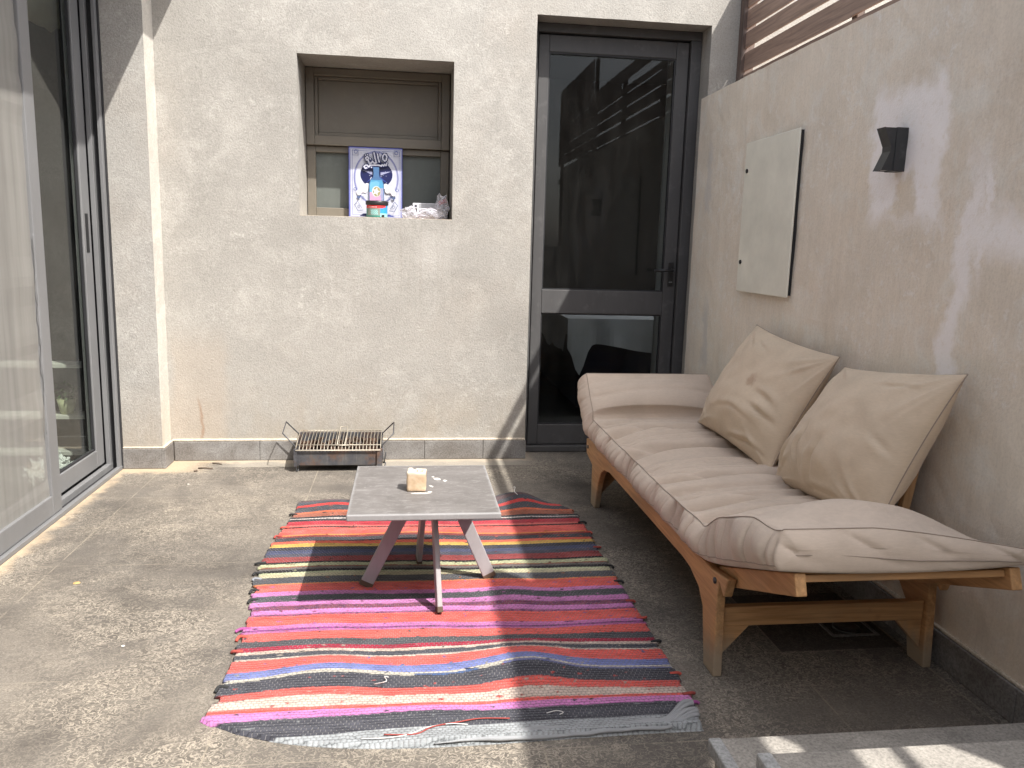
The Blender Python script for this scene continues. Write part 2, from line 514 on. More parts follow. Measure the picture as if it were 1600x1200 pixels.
def mat_tabletop():
    t = NT('scuffed_grey_tabletop')
    v = t.coord((1, 1.6, 1))
    c = t.ramp(t.noise(v, 9, 5, 0.65, 0.6), [(0.3, (0.105, 0.096, 0.090)), (0.55, (0.140, 0.129, 0.122)), (0.75, (0.175, 0.163, 0.155))])
    s = t.ramp(t.noise(t.coord((2.2, 7, 1), loc=(1, 3, 0)), 9, 6, 0.75, 1.2), [(0.52, 0.0), (0.66, 1.0)])
    c = t.mix(t.math('MULTIPLY', s, 0.55), c, (0.28, 0.268, 0.257))
    s2 = t.ramp(t.noise(t.coord((5, 9, 1), loc=(6, 3, 0)), 26, 4, 0.7, 0.8), [(0.62, 0.0), (0.69, 1.0)])
    c = t.mix(t.math('MULTIPLY', s2, 0.65), c, (0.36, 0.345, 0.33))
    x, y, z = t.sep(t.coord())
    ed = t.math('MAXIMUM', t.math('ABSOLUTE', t.math('DIVIDE', x, 0.2195)), t.math('ABSOLUTE', t.math('DIVIDE', y, 0.2585)))
    ed = t.math('ADD', ed, t.math('MULTIPLY', t.math('SUBTRACT', t.noise(t.coord(), 22, 4), 0.5), 0.05))
    c = t.mix(t.math('MULTIPLY', t.ramp(ed, [(0.955, 0.0), (0.99, 1.0)]), 0.6), c, (0.30, 0.295, 0.295))
    n = t.bump(t.noise(t.coord(), 60, 4), 0.12, 0.002)
    return t.set(c, 0.62, n)


M['tabletop'] = mat_tabletop()
M['table_edge'] = mat_paint('worn_table_edge', (0.30, 0.30, 0.31), 0.55, (0.45, 0.45, 0.45), 0.5, False)


def mat_candle():
    t = NT('sandy_wax')
    v = t.coord()
    c = t.ramp(t.noise(v, 40, 5, 0.65), [(0.3, (0.42, 0.29, 0.175)), (0.7, (0.56, 0.43, 0.30))])
    z = t.sep(v)[2]
    c = t.mix(t.ramp(z, [(0.052, 0.0), (0.060, 0.8)]), c, (0.52, 0.46, 0.39))
    t.p.inputs['Subsurface Weight'].default_value = 0.15
    t.p.inputs['Subsurface Radius'].default_value = (0.01, 0.005, 0.003)
    return t.set(c, 0.6, t.bump(t.noise(v, 220, 4, 0.7), 0.3, 0.001))


M['candle'] = mat_candle()
M['wax'] = mat_flat('white_wax', (0.50, 0.475, 0.44), 0.5)


def mat_grill():
    t = NT('burnt_sheet_steel')
    v = t.coord()
    c = t.ramp(t.noise(v, 13, 6, 0.7, 0.5), [(0.3, (0.045, 0.043, 0.045)), (0.5, (0.10, 0.10, 0.11)), (0.7, (0.15, 0.14, 0.13))])
    r = t.ramp(t.noise(t.coord(loc=(2.1, 0, 1)), 7, 5, 0.7), [(0.50, 0.0), (0.62, 1.0)])
    c = t.mix(t.math('MULTIPLY', r, 0.75), c, (0.19, 0.105, 0.065))
    st = t.ramp(t.noise(t.coord((40, 4, 3)), 2, 4, 0.7), [(0.58, 0.0), (0.75, 0.6)])
    c = t.mix(st, c, (0.26, 0.25, 0.24))
    return t.set(c, 0.6, t.bump(t.noise(v, 80, 4), 0.2, 0.002), 0.4)


M['grill'] = mat_grill()
M['wire'] = mat_paint('dull_wire', (0.36, 0.32, 0.26), 0.5, (0.20, 0.11, 0.06), 0.6, False, 0.5)
M['wire_dark'] = mat_paint('dark_wire', (0.08, 0.08, 0.085), 0.5, (0.15, 0.09, 0.05), 0.5, False, 0.5)
M['ash'] = mat_stone('charcoal_and_rust', (0.022, 0.016, 0.012), (0.11, 0.062, 0.040), 22, 0.95)
M['twig'] = mat_flat('dry_twig', (0.10, 0.07, 0.05), 0.9)
M['dry_leaf'] = mat_flat('dry_yellow_leaf', (0.40, 0.27, 0.11), 0.8)
M['chip'] = mat_flat('pale_plaster_chip', (0.6, 0.56, 0.5), 0.9)


# ------------------------------------------------------------------ geometry helpers
class MB:
    def __init__(s):
        s.v = []
        s.f = []
        s.mi = []

    def quad(s, a, b, c, d, mi=0):
        i = len(s.v)
        s.v += [tuple(a), tuple(b), tuple(c), tuple(d)]
        s.f.append((i, i + 1, i + 2, i + 3))
        s.mi.append(mi)

    def poly(s, pts, mi=0):
        i = len(s.v)
        s.v += [tuple(p) for p in pts]
        s.f.append(tuple(range(i, i + len(pts))))
        s.mi.append(mi)

    def box(s, x0, x1, y0, y1, z0, z1, mi=0):
        i = len(s.v)
        s.v += [(x, y, z) for z in (z0, z1) for y in (y0, y1) for x in (x0, x1)]
        for q in ((0, 2, 3, 1), (4, 5, 7, 6), (0, 1, 5, 4), (2, 6, 7, 3), (0, 4, 6, 2), (1, 3, 7, 5)):
            s.f.append(tuple(i + k for k in q))
            s.mi.append(mi)

    def obox(s, p, q, w, h, up=(0, 0, 1), mi=0, taper=1.0):
        """bar from p to q, w along side, h along up"""
        p, q = Vector(p), Vector(q)
        d = (q - p).normalized()
        sd = d.cross(Vector(up)).normalized()
        u = sd.cross(d)
        i = len(s.v)
        for c, k in ((p, 1.0), (q, taper)):
            for a, b in ((-1, -1), (1, -1), (1, 1), (-1, 1)):
                s.v.append(tuple(c + sd * (a * w * k / 2) + u * (b * h * k / 2)))
        for qd in ((0, 1, 2, 3), (4, 7, 6, 5), (0, 4, 5, 1), (1, 5, 6, 2), (2, 6, 7, 3), (3, 7, 4, 0)):
            s.f.append(tuple(i + k for k in qd))
            s.mi.append(mi)

    def prism(s, pts, axis, a, b, mi=0):
        """polygon extruded along axis between a and b; pts in the two other axes (in order)"""
        def mk(p, t):
            l = list(p)
            l.insert(axis, t)
            return tuple(l)
        n = len(pts)
        i = len(s.v)
        s.v += [mk(p, a) for p in pts] + [mk(p, b) for p in pts]
        s.f.append(tuple(range(i, i + n)))
        s.f.append(tuple(range(i + 2 * n - 1, i + n - 1, -1)))
        s.mi += [mi, mi]
        for k in range(n):
            s.f.append((i + k, i + n + k, i + n + (k + 1) % n, i + (k + 1) % n))
            s.mi.append(mi)

    def tube(s, pts, r, seg=6, closed=False, mi=0, caps=True, rr=None):
        pts = [Vector(p) for p in pts]
        n = len(pts)
        base = len(s.v)
        prev = None
        for k in range(n):
            if closed:
                d = pts[(k + 1) % n] - pts[k - 1]
            else:
                d = pts[min(k + 1, n - 1)] - pts[max(k - 1, 0)]
            d.normalize()
            if prev is None:
                ref = Vector((0, 0, 1)) if abs(d.z) < 0.9 else Vector((1, 0, 0))
                u = d.cross(ref).normalized()
            else:
                u = (prev - d * prev.dot(d)).normalized()
            prev = u
            w = d.cross(u)
            rad = rr[k] if rr else r
            for j in range(seg):
                a = 2 * math.pi * j / seg
                s.v.append(tuple(pts[k] + u * (math.cos(a) * rad) + w * (math.sin(a) * rad)))
        rng = n if closed else n - 1
        for k in range(rng):
            for j in range(seg):
                a = base + k * seg + j
                b = base + k * seg + (j + 1) % seg
                c = base + ((k + 1) % n) * seg + (j + 1) % seg
                e = base + ((k + 1) % n) * seg + j
                s.f.append((a, b, c, e))
                s.mi.append(mi)
        if caps and not closed:
            s.f.append(tuple(base + j for j in reversed(range(seg))))
            s.f.append(tuple(base + (n - 1) * seg + j for j in range(seg)))
            s.mi += [mi, mi]

    def lathe(s, prof, c, seg=24, mi=None):
        """prof list of (r,z)"""
        b = len(s.v)
        for r, z in prof:
            for j in range(seg):
                a = 2 * math.pi * j / seg
                s.v.append((c[0] + r * math.cos(a), c[1] + r * math.sin(a), c[2] + z))
        for k in range(len(prof) - 1):
            for j in range(seg):
                s.f.append((b + k * seg + j, b + k * seg + (j + 1) % seg, b + (k + 1) * seg + (j + 1) % seg, b + (k + 1) * seg + j))
                s.mi.append(mi[k] if mi else 0)
        s.f.append(tuple(b + j for j in reversed(range(seg))))
        s.mi.append(mi[0] if mi else 0)
        s.f.append(tuple(b + (len(prof) - 1) * seg + j for j in range(seg)))
        s.mi.append(mi[-1] if mi else 0)

    def build(s, name, mats, parent=None, smooth=False, bevel=0.0, bseg=2, fix=True):
        me = bpy.data.meshes.new(name)
        v = s.v
        off = Vector((0, 0, 0))
        if parent is not None:
            off = WLOC[parent.name]
        me.from_pydata([tuple(Vector(p) - off) for p in v], [], s.f)
        if not isinstance(mats, (list, tuple)):
            mats = [mats]
        for mt in mats:
            me.materials.append(mt)
        me.polygons.foreach_set('material_index', s.mi)
        if fix:
            bm = bmesh.new()
            bm.from_mesh(me)
            bmesh.ops.recalc_face_normals(bm, faces=bm.faces)
            bm.to_mesh(me)
            bm.free()
        if smooth:
            me.polygons.foreach_set('use_smooth', [True] * len(me.polygons))
        me.update()
        o = bpy.data.objects.new(name, me)
        COL.objects.link(o)
        if parent is not None:
            o.parent = parent
        WLOC[o.name] = off.copy()
        if bevel > 0:
            md = o.modifiers.new('bevel', 'BEVEL')
            md.width = bevel
            md.segments = bseg
            md.limit_method = 'ANGLE'
            md.angle_limit = math.radians(35)
            md.harden_normals = False
        return o


WLOC = {}


def thing(name, label, cat, loc=(0, 0, 0), group=None):
    o = bpy.data.objects.new(name, None)
    o.empty_display_size = 0.1
    COL.objects.link(o)
    o.location = loc
    WLOC[o.name] = Vector(loc)
    o['label'] = label
    o['category'] = cat
    if group:
        o['group'] = group
    return o


def tag(o, label, cat, group=None):
    o['label'] = label
    o['category'] = cat
    if group:
        o['group'] = group
    return o


def N1(x, seed=0.0):
    return mn.noise(Vector((x, seed * 7.31, seed * 3.17 + 0.5)))


def N2(x, y, seed=0.0):
    return mn.noise(Vector((x, y, seed * 5.13 + 0.37)))


def cell_wall(xs, zs, holes, y0, y1, mb, jit=0.0):
    """wall in the xz plane with rectangular openings: cells of the grid xs*zs, (i,k) in holes left open"""
    nx, nz = len(xs) - 1, len(zs) - 1
    solid = lambda i, k: 0 <= i < nx and 0 <= k < nz and (i, k) not in holes
    for i in range(nx):
        for k in range(nz):
            if not solid(i, k):
                continue
            a, b, c, d = xs[i], xs[i + 1], zs[k], zs[k + 1]
            mb.quad((a, y0, c), (b, y0, c), (b, y0, d), (a, y0, d))
            mb.quad((b, y1, c), (a, y1, c), (a, y1, d), (b, y1, d))
            if not solid(i - 1, k):
                mb.quad((a, y1, c), (a, y0, c), (a, y0, d), (a, y1, d))
            if not solid(i + 1, k):
                mb.quad((b, y0, c), (b, y1, c), (b, y1, d), (b, y0, d))
            if not solid(i, k - 1):
                mb.quad((a, y0, c), (a, y1, c), (b, y1, c), (b, y0, c))
            if not solid(i, k + 1):
                mb.quad((a, y0, d), (b, y0, d), (b, y1, d), (a, y1, d))


# ================================================================== SETTING
b = MB()
b.quad((-60, -60, -0.06), (60, -60, -0.06), (60, 60, -0.06), (-60, 60, -0.06))
g = b.build('ground', M['earth'])
g['kind'] = 'structure'
b = MB()
b.box(-1.50, 3.2, -3.2, 4.42, -0.05, 0.0)
fl = b.build('patio_floor', M['floor'])
fl['kind'] = 'structure'

WY = 4.09      # face of the back wall
XR = 1.46      # face of the right wall
XL = -1.36     # plane of the sliding door


def rough_edge(o, cut=0.05, amp=0.0022):
    """real plaster arrises: subdivide and jitter"""
    bm = bmesh.new()
    bm.from_mesh(o.data)
    bmesh.ops.remove_doubles(bm, verts=bm.verts, dist=1e-5)
    for ax in range(3):
        lo = min(v.co[ax] for v in bm.verts)
        hi = max(v.co[ax] for v in bm.verts)
        n = int((hi - lo) / cut)
        for k in range(1, n):
            p = lo + (hi - lo) * k / n
            co = [0, 0, 0]
            no = [0, 0, 0]
            co[ax] = p
            no[ax] = 1
            bmesh.ops.bisect_plane(bm, geom=bm.verts[:] + bm.edges[:] + bm.faces[:], plane_co=co, plane_no=no)
    for v in bm.verts:
        n = mn.noise_vector(v.co * 9.0)
        n2 = mn.noise_vector(v.co * 31.0)
        v.co += (n * 0.5 + n2 * 0.5) * amp
    bm.to_mesh(o.data)
    bm.free()


# back wall
b = MB()
xs = [-1.505, -0.528, 0.213, 0.612, 1.492, 3.2]
zs = [-0.04, 1.224, 1.972, 2.212, 3.15]
cell_wall(xs, zs, {(1, 1), (3, 0), (3, 1), (3, 2)}, WY, WY + 0.36, b)
back = b.build('rendered_wall', M['stucco'])
rough_edge(back, 0.06, 0.0022)
tag(back, 'sunlit pale grey rendered back wall with a recessed window and a glass door', 'wall')

# skirting tiles, one by one
def skirt(parent, x0, x1, y0, y1, z1=0.098):
    k = MB()
    k.box(x0, x1, y0, y1, 0.001, z1)
    return k.build('skirting_tile', M['skirting'], parent, bevel=0.0025)


xe = [-1.155, -0.742, -0.328, 0.086, 0.390, 0.617]
for i in range(5):
    skirt(back, xe[i] + 0.0008, xe[i + 1] - 0.0008, WY - 0.016, WY + 0.004)
k = MB()
k.box(-1.165, 0.612, WY - 0.013, WY + 0.004, 0.0985, 0.110)
k.build('mortar_line', M['mortar'], back, bevel=0.004)

# pilaster between back wall and sliding door
b = MB()
b.box(-1.50, -1.172, 3.948, WY + 0.01, -0.04, 3.1)
b.mi[5] = 1
pil = b.build('wall_pilaster', [M['stucco_left'], M['stucco_smooth']])
rough_edge(pil, 0.06, 0.0022)
tag(pil, 'narrow rendered pilaster stepping out beside the sliding door', 'pillar')
skirt(pil, -1.352, -1.176, 3.934, 3.952)
skirt(pil, -1.176, -1.156, 3.934, WY - 0.019)
k = MB()
k.box(-1.352, -1.160, 3.938, 3.952, 0.0985, 0.106)
k.box(-1.176, -1.160, 3.9525, WY - 0.012, 0.0985, 0.106)
k.build('mortar_line', M['mortar'], pil, bevel=0.003)

# right wall (unseen near part lowered so sun patches reach the steps)
b = MB()
b.prism([(-3.2, -0.04), (4.0885, -0.04), (4.0885, 1.862), (0.74, 1.862), (0.74, 1.12), (-3.2, 1.12)], 0, XR, 1.70)
rw = b.build('boundary_wall', M['stucco_right'])
rough_edge(rw, 0.045, 0.0040)
tag(rw, 'shaded brownish rendered side wall behind the sofa, stained with white lime', 'wall')
ye = [1.2, 1.60, 2.015, 2.43, 2.845, 3.26, 3.675, 4.07]
for i in range(len(ye) - 1):
    skirt(rw, XR - 0.016, XR + 0.006, ye[i] + 0.0008, ye[i + 1] - 0.0008, 0.092)
k = MB()
k.box(XR - 0.010, XR + 0.006, 1.2, 4.07, 0.0925, 0.101)
k.build('mortar_line', M['mortar'], rw, bevel=0.003)

# left facade round the sliding door, with the eave that shades it
b = MB()
b.box(-1.62, XL, -3.2, 1.05, -0.04, 3.05)
b.box(-1.62, XL, 1.0505, 3.9475, 2.36, 3.05)
fac = b.build('facade_wall', M['stucco_left'])
tag(fac, 'rendered facade above and beside the sliding door on the left', 'wall')
k = MB()
k.box(-1.62, -0.857, -1.0, WY - 0.003, 2.62, 2.74)
k.build('eave_slab', M['stucco_left'], fac)

# unseen wall added behind the photographer for the door glass reflections
b = MB()
b.box(-1.36, XR, -2.2, -2.0, 0, 2.7)
bw = b.build('reflection_wall', M['stucco_left'])
tag(bw, 'unseen rendered wall added behind the viewer for the door reflections', 'wall')

# steps
st = thing('stone_steps', 'two broad grey stone steps in the lower right corner, patched with sun', 'steps', (1.0, 1.2, 0))
for i, (y1, z1, x0) in enumerate(((1.433, 0.12, 0.613), (1.208, 0.24, 0.607))):
    k = MB()
    k.box(x0 + 0.012, XR - 0.002, (-2.9 if i else 1.209), y1 - 0.012, (0.001 if i == 0 else 0.1), z1 - 0.03)
    r = k.build('riser', M['step'], st)
    k = MB()
    k.box(x0, XR - 0.003, (-2.9 if i else 1.19), y1, z1 - 0.028, z1)
    k.build('tread', [M['step']], st, bevel=0.004)
    k = MB()
    k.box(x0 - 0.0015, x0 + 0.026, (-2.9 if i else 1.1915), y1 + 0.0015, z1 - 0.026, z1 + 0.002)
    k.build('edge_strip', [M['step_edge']], st, bevel=0.004)

# ------------------------------------------------------------------ slat fence on the right wall
FX = 1.655
fn = thing('slat_fence', 'weathered brown horizontal slat fence standing on the side wall', 'fence', (FX, 2.5, 1.862))


def slats(zr, y0, y1, name='slat_panel'):
    k = MB()
    for (z0, z1) in zr:
        n = 14
        yy = [y0 + (y1 - y0) * i / n for i in range(n + 1)]
        for i in range(n):
            j0 = 0.004 * N1(yy[i] * 2.1, z0 * 3)
            j1 = 0.004 * N1(yy[i + 1] * 2.1, z0 * 3)
            k.obox((FX, yy[i], (z0 + z1) / 2 + j0), (FX, yy[i + 1] + 0.0005, (z0 + z1) / 2 + j1), 0.009, z1 - z0)
    return k.build(name, M['fence_wood'], fn, fix=True)


zr = [(1.870, 1.976), (1.992, 2.079), (2.102, 2.176), (2.192, 2.276), (2.292, 2.335)]
slats(zr, 1.03, 4.06)
slats([(2.392, 2.485)], 1.03, 4.06, 'top_slat')
slats([(2.337, 2.392)], 1.03, 2.03, 'filler_slat')
slats([(2.337, 2.392)], 3.22, 4.06, 'filler_slat')
slats([(z, z + 0.092) for z in [1.995 + 0.1 * i for i in range(8)]], -0.6, 1.03)
slats([(z, z + 0.096) for z in (1.125, 1.222, 1.319, 1.416, 1.513, 1.610, 1.707, 1.804, 1.893)], 0.435, 0.735)  # unseen slats added to shape the sun patches on the steps
slats([(1.87, 1.985)], 0.737, 1.03)
slats([(1.800, 1.845)], -0.6, 0.435, 'mid_rail')
k = MB()
k.box(1.632, 1.700, 4.040, 4.0895, 1.863, 2.60)
k.build('post', M['fence_post'], fn, bevel=0.004)
for yp in (3.05, 2.04):
    k = MB()
    k.box(1.668, 1.70, yp - 0.02, yp + 0.02, 1.863, 2.484)
    k.build('post', M['fence_post'], fn, bevel=0.004)
for yp in (1.03, -0.55):
    k = MB()
    k.box(1.668, 1.70, yp - 0.02, yp + 0.02, 1.122 if yp < 0.4 else 1.863, 2.79)
    k.build('post', M['fence_post'], fn, bevel=0.004)

# ------------------------------------------------------------------ window
win = thing('shuttered_window', 'olive brown painted window with a panelled shutter deep in the wall', 'window', (-0.16, 4.39, 1.224))
YW = 4.385


def frame_rect(mb, x0, x1, z0, z1, w, y0, y1, wb=None, wt=None):
    wb = w if wb is None else wb
    wt = w if wt is None else wt
    mb.box(x0, x0 + w, y0, y1, z0, z1)
    mb.box(x1 - w, x1, y0, y1, z0, z1)
    mb.box(x0 + w, x1 - w, y0, y1, z0, z0 + wb)
    mb.box(x0 + w, x1 - w, y0, y1, z1 - wt, z1)


# upper sash stands proud of the lower one
k = MB()
frame_rect(k, -0.525, 0.208, 1.590, 1.969, 0.042, YW - 0.012, YW + 0.05, 0.048, 0.038)
up = k.build('upper_shutter', M['shutter'], win, bevel=0.003)
k = MB()
frame_rect(k, -0.483, 0.166, 1.638, 1.931, 0.017, YW + 0.006, YW + 0.05)
k.box(-0.466, 0.149, YW + 0.020, YW + 0.05, 1.655, 1.914)
k.build('panel', M['shutter'], up, bevel=0.004)
k = MB()
k.box(-0.505, -0.497, YW - 0.0145, YW - 0.011, 1.596, 1.602)
k = MB()
frame_rect(k, -0.525, 0.208, 1.225, 1.588, 0.044, YW + 0.012, YW + 0.06, 0.052, 0.030)
lo = k.build('lower_shutter', M['shutter'], win, bevel=0.003)
k = MB()
k.box(-0.481, 0.164, YW + 0.036, YW + 0.06, 1.277, 1.558)
k.build('panel', M['shutter_low'], lo)
k = MB()
k.box(-0.527, 0.212, WY + 0.001, YW + 0.06, 1.2235, 1.2255)
k.build('sill', M['mortar'], win)
k = MB()
k.box(-0.56, 0.25, 4.4505, 4.47, 1.19, 2.0)
k.build('backing_board', M['shutter'], win)

# ------------------------------------------------------------------ glass door
door = thing('glass_door', 'grey painted door with two dark glass panes beside the back wall', 'door', (1.05, 4.25, 0))
DY = 4.235
k = MB()
k.box(0.613, 0.640, DY - 0.018, DY + 0.075, 0.035, 2.168)
k.box(1.436, 1.491, DY - 0.018, DY + 0.075, 0.035, 2.168)
k.box(0.613, 1.491, DY - 0.018, DY + 0.075, 2.1685, 2.2115)
k.build('door_frame', M['door_grey'], door, bevel=0.004)
k = MB()
k.box(0.613, 1.491, DY - 0.028, DY + 0.08, 0.001, 0.034)
k.build('threshold', M['door_grey'], door, bevel=0.004)
k = MB()
LX0, LX1 = 0.646, 1.430
k.box(LX0, 0.700, DY, DY + 0.05, 0.038, 2.160)
k.box(1.364, LX1, DY, DY + 0.05, 0.038, 2.160)
k.box(0.700, 1.364, DY, DY + 0.05, 2.078, 2.160)
k.box(0.700, 1.364, DY, DY + 0.05, 0.756, 0.882)
k.box(0.700, 1.364, DY, DY + 0.05, 0.038, 0.150)
leaf = k.build('door_leaf', M['door_grey'], door, bevel=0.004)
k = MB()
k.box(0.700, 1.364, DY + 0.022, DY + 0.0225, 0.882, 2.078)
k.build('upper_pane', M['glass'], leaf)
k = MB()
k.box(0.700, 1.364, DY + 0.022, DY + 0.0225, 0.150, 0.756)
k.build('lower_pane', M['glass'], leaf)
k = MB()
for (z0, z1) in ((0.882, 2.078), (0.150, 0.756)):
    frame_rect(k, 0.7005, 1.3635, z0 + 0.0005, z1 - 0.0005, 0.006, DY + 0.006, DY + 0.02)
k.build('glazing_bead', M['alu_dark'], leaf)
k = MB()
k.box(1.385, 1.415, DY - 0.008, DY - 0.0005, 0.915, 1.04)
h = k.build('door_handle', M['black'], leaf, bevel=0.003)
k = MB()
k.tube([(1.400, DY - 0.005, 0.998), (1.400, DY - 0.045, 0.998), (1.392, DY - 0.052, 0.998), (1.296, DY - 0.052, 0.996)], 0.0085, 8)
k.build('lever', M['black'], h, True)
k = MB()
k.lathe([(0.009, 0), (0.009, 0.006)], (1.400, DY - 0.009, 0.932), 12)
k.build('keyhole', M['alu_grey'], h)

# room seen through the glass door
b = MB()
b.quad((-0.6, 4.455, -0.002), (3.2, 4.455, -0.002), (3.2, 8.0, -0.002), (-0.6, 8.0, -0.002), 1)
b.quad((-0.6, 8.0, 0), (3.2, 8.0, 0), (3.2, 8.0, 2.7), (-0.6, 8.0, 2.7))
b.quad((-0.6, 4.455, 0), (-0.6, 8.0, 0), (-0.6, 8.0, 2.7), (-0.6, 4.455, 2.7))
for (ya, yb_, za, zb_) in ((4.455, 4.6, 0, 2.7), (6.6, 8.0, 0, 2.7), (4.6, 6.6, 0, 0.75), (4.6, 6.6, 2.45, 2.7)):  # unseen opening added in the side wall to brighten the bed
    b.quad((3.2, ya, za), (3.2, yb_, za), (3.2, yb_, zb_), (3.2, ya, zb_))
for (xa, xb_, ya, yb_) in ((-0.6, 1.6, 4.455, 8.0), (1.6, 3.2, 5.6, 8.0)):  # ceiling gap added out of view so daylight falls on the sheet
    b.quad((xa, ya, 2.7), (xb_, ya, 2.7), (xb_, yb_, 2.7), (xa, yb_, 2.7))
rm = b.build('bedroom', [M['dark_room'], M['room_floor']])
tag(rm, 'dark bedroom seen dimly through the glass door', 'room')

bed = thing('bed', 'bed with draped white sheet and dark base behind the door glass', 'bed', (1.8, 5.8, 0))
k = MB()
k.box(1.10, 2.6, 5.14, 7.0, 0.06, 0.50)
k.build('bed_base', M['bed_base'], bed, bevel=0.02)
k = MB()
k.box(1.08, 2.62, 5.12, 7.02, 0.502, 0.64)
k.build('mattress', M['sheet'], bed, bevel=0.04)
k = MB()
nx, ns = 60, 14
gx = [1.02 + 1.66 * i / nx for i in range(nx + 1)]
for i in range(nx):
    for j in range(ns):
        def P(a, c):
            x = gx[a]
            drop = 0.19 + 0.05 * N1(x * 3, 2) + 0.20 * math.exp(-((x - 1.10) / 0.05) ** 2)
            tt = c / ns
            y = 5.095 + 0.018 * math.sin(x * 22 + 2 * N1(x * 4)) * tt
            return (x, y - 0.01 * tt, 0.655 - drop * tt)
        k.quad(P(i, j), P(i + 1, j), P(i + 1, j + 1), P(i, j + 1))
k.quad((1.02, 5.095, 0.655), (2.68, 5.095, 0.655), (2.68, 7.05, 0.665), (1.02, 7.05, 0.665))
for i in range(30):
    def Q(a):
        y = 5.095 + a * 1.9 / 30
        return y, 0.22 + 0.08 * N1(y * 5, 4)
    y0, d0 = Q(i)
    y1, d1 = Q(i + 1)
    k.quad((1.02, y0, 0.655), (1.02, y1, 0.655), (1.0 + .02 * N1(y1 * 8), y1, 0.655 - d1), (1.0 + .02 * N1(y0 * 8), y0, 0.655 - d0))
k.build('sheet', M['sheet'], bed, True, fix=False)

cu = MB()
n = 40
for i in range(n):
    def P(a, z):
        u = a / n
        w = 0.055 + 0.02 * z
        return (1.435 + w * u * 1.5, 4.60 + 0.022 * math.sin(u * 19) + 0.03 * u, z)
    for z0, z1 in ((0.02, 0.75), (0.75, 1.5), (1.5, 2.3)):
        cu.quad(P(i, z0), P(i + 1, z0), P(i + 1, z1), P(i, z1))
c_ = cu.build('curtain', M['curtain'], None, True)
tag(c_, 'narrow white curtain gathered at the hinge side behind the door glass', 'curtain')

# ------------------------------------------------------------------ sliding door (left)
sd = thing('sliding_door', 'grey aluminium sliding door with insect screen along the left side', 'door', (-1.42, 2.8, 0))
k = MB()
for (xa, xb) in ((-1.372, -1.357), (-1.418, -1.398), (-1.485, -1.462)):
    k.box(xa, xb, 3.905, 3.9465, 0.0, 2.355)
k.build('jamb', M['alu_grey'], sd, bevel=0.002)
k = MB()
k.box(-1.51, -1.352, 3.930, 3.9475, 0.004, 2.355)
k.build('jamb_back', M['alu_dark'], sd)
k = MB()
for (xa, xb, z1) in ((-1.374, -1.353, 0.018), (-1.420, -1.396, 0.034), (-1.485, -1.462, 0.040)):
    k.box(xa, xb, 1.06, 3.9285, 0.001, z1)
k.build('track', M['alu_grey'], sd, bevel=0.0015)
k = MB()
k.box(-1.51, -1.3535, 1.06, 3.929, 0.0005, 0.008)
k.build('sill_tray', M['alu_dark'], sd)
k = MB()
k.box(-1.51, -1.355, 1.06, 3.929, 2.30, 2.357)
k.build('head_frame', M['alu_grey'], sd)
# glass panel at the far end
PX0, PX1 = -1.458, -1.422
k = MB()
k.box(PX0, PX1, 3.815, 3.900, 0.042, 2.298)
k.box(PX0, PX1, 2.48, 2.56, 0.042, 2.298)
k.box(PX0, PX1, 2.5605, 3.8145, 0.042, 0.122)
k.box(PX0, PX1, 2.5605, 3.8145, 2.22, 2.298)
gp = k.build('glass_panel', M['alu_grey'], sd, bevel=0.003)
k = MB()
k.box(-1.441, -1.4405, 2.56, 3.815, 0.122, 2.22)
k.build('pane', M['glass_side'], gp)
k = MB()
frame_rect(k, 2.5605, 3.8145, 0.1225, 2.2195, 0.008, 0, 0.01)
k.v = [(-1.4395 + p[1], p[0], p[2]) for p in k.v]
k.build('gasket', M['alu_dark'], gp)
k = MB()
k.box(PX1 + 0.0003, PX1 + 0.002, 3.838, 3.870, 1.025, 1.195)
pl = k.build('pull_slot', M['black'], gp, bevel=0.0008)
# second glass panel behind the screen
k = MB()
k.box(PX0 - 0.045, PX1 - 0.045, 2.48, 2.56, 0.042, 2.298)
k.box(PX0 - 0.045, PX1 - 0.045, 1.10, 1.18, 0.042, 2.298)
k.box(PX0 - 0.045, PX1 - 0.045, 1.1805, 2.4795, 0.042, 0.122)
k.box(PX0 - 0.045, PX1 - 0.045, 1.1805, 2.4795, 2.22, 2.298)
gp2 = k.build('glass_panel', M['alu_grey'], sd, bevel=0.003)
k = MB()
k.box(-1.486, -1.4855, 1.18, 2.48, 0.122, 2.22)
k.build('pane', M['glass_side'], gp2)
# insect screen in the front track
SX0, SX1 = -1.392, -1.368
k = MB()
k.box(SX0, SX1, 3.205, 3.285, 0.020, 2.295)
k.box(SX0, SX1, 1.80, 1.88, 0.020, 2.295)
k.box(SX0, SX1, 1.8805, 3.2045, 0.020, 0.098)
k.box(SX0, SX1, 1.8805, 3.2045, 2.22, 2.295)
scr = k.build('screen_panel', M['alu_grey'], sd, bevel=0.003)
k = MB()
ny, nz = 50, 60
def SP(i, j):
    y = 1.878 + 1.331 * i / ny
    z = 0.094 + 2.13 * j / nz
    e = (i / ny)
    sag = 0.006 * max(0.0, N1(z * 6, 3)) * (e ** 6) * 3 + 0.0015 * N2(y * 3, z * 2)
    return (-1.381 + sag, y, z)
for i in range(ny):
    for j in range(nz):
        k.quad(SP(i, j), SP(i + 1, j), SP(i + 1, j + 1), SP(i, j + 1))
k.build('screen_mesh', M['screen'], scr, True, fix=False)
# loose spline of the mesh along the stile
k = MB()
pts = []
for j in range(80):
    z = 0.35 + 0.75 * j / 79
    pts.append((-1.366 + 0.003 * N1(z * 40, 5), 3.190 + 0.010 * N1(z * 9, 2) + 0.004 * N1(z * 40, 1), z))
k.tube(pts, 0.0013, 5)
k.build('loose_mesh_edge', M['alu_grey'], scr, True)

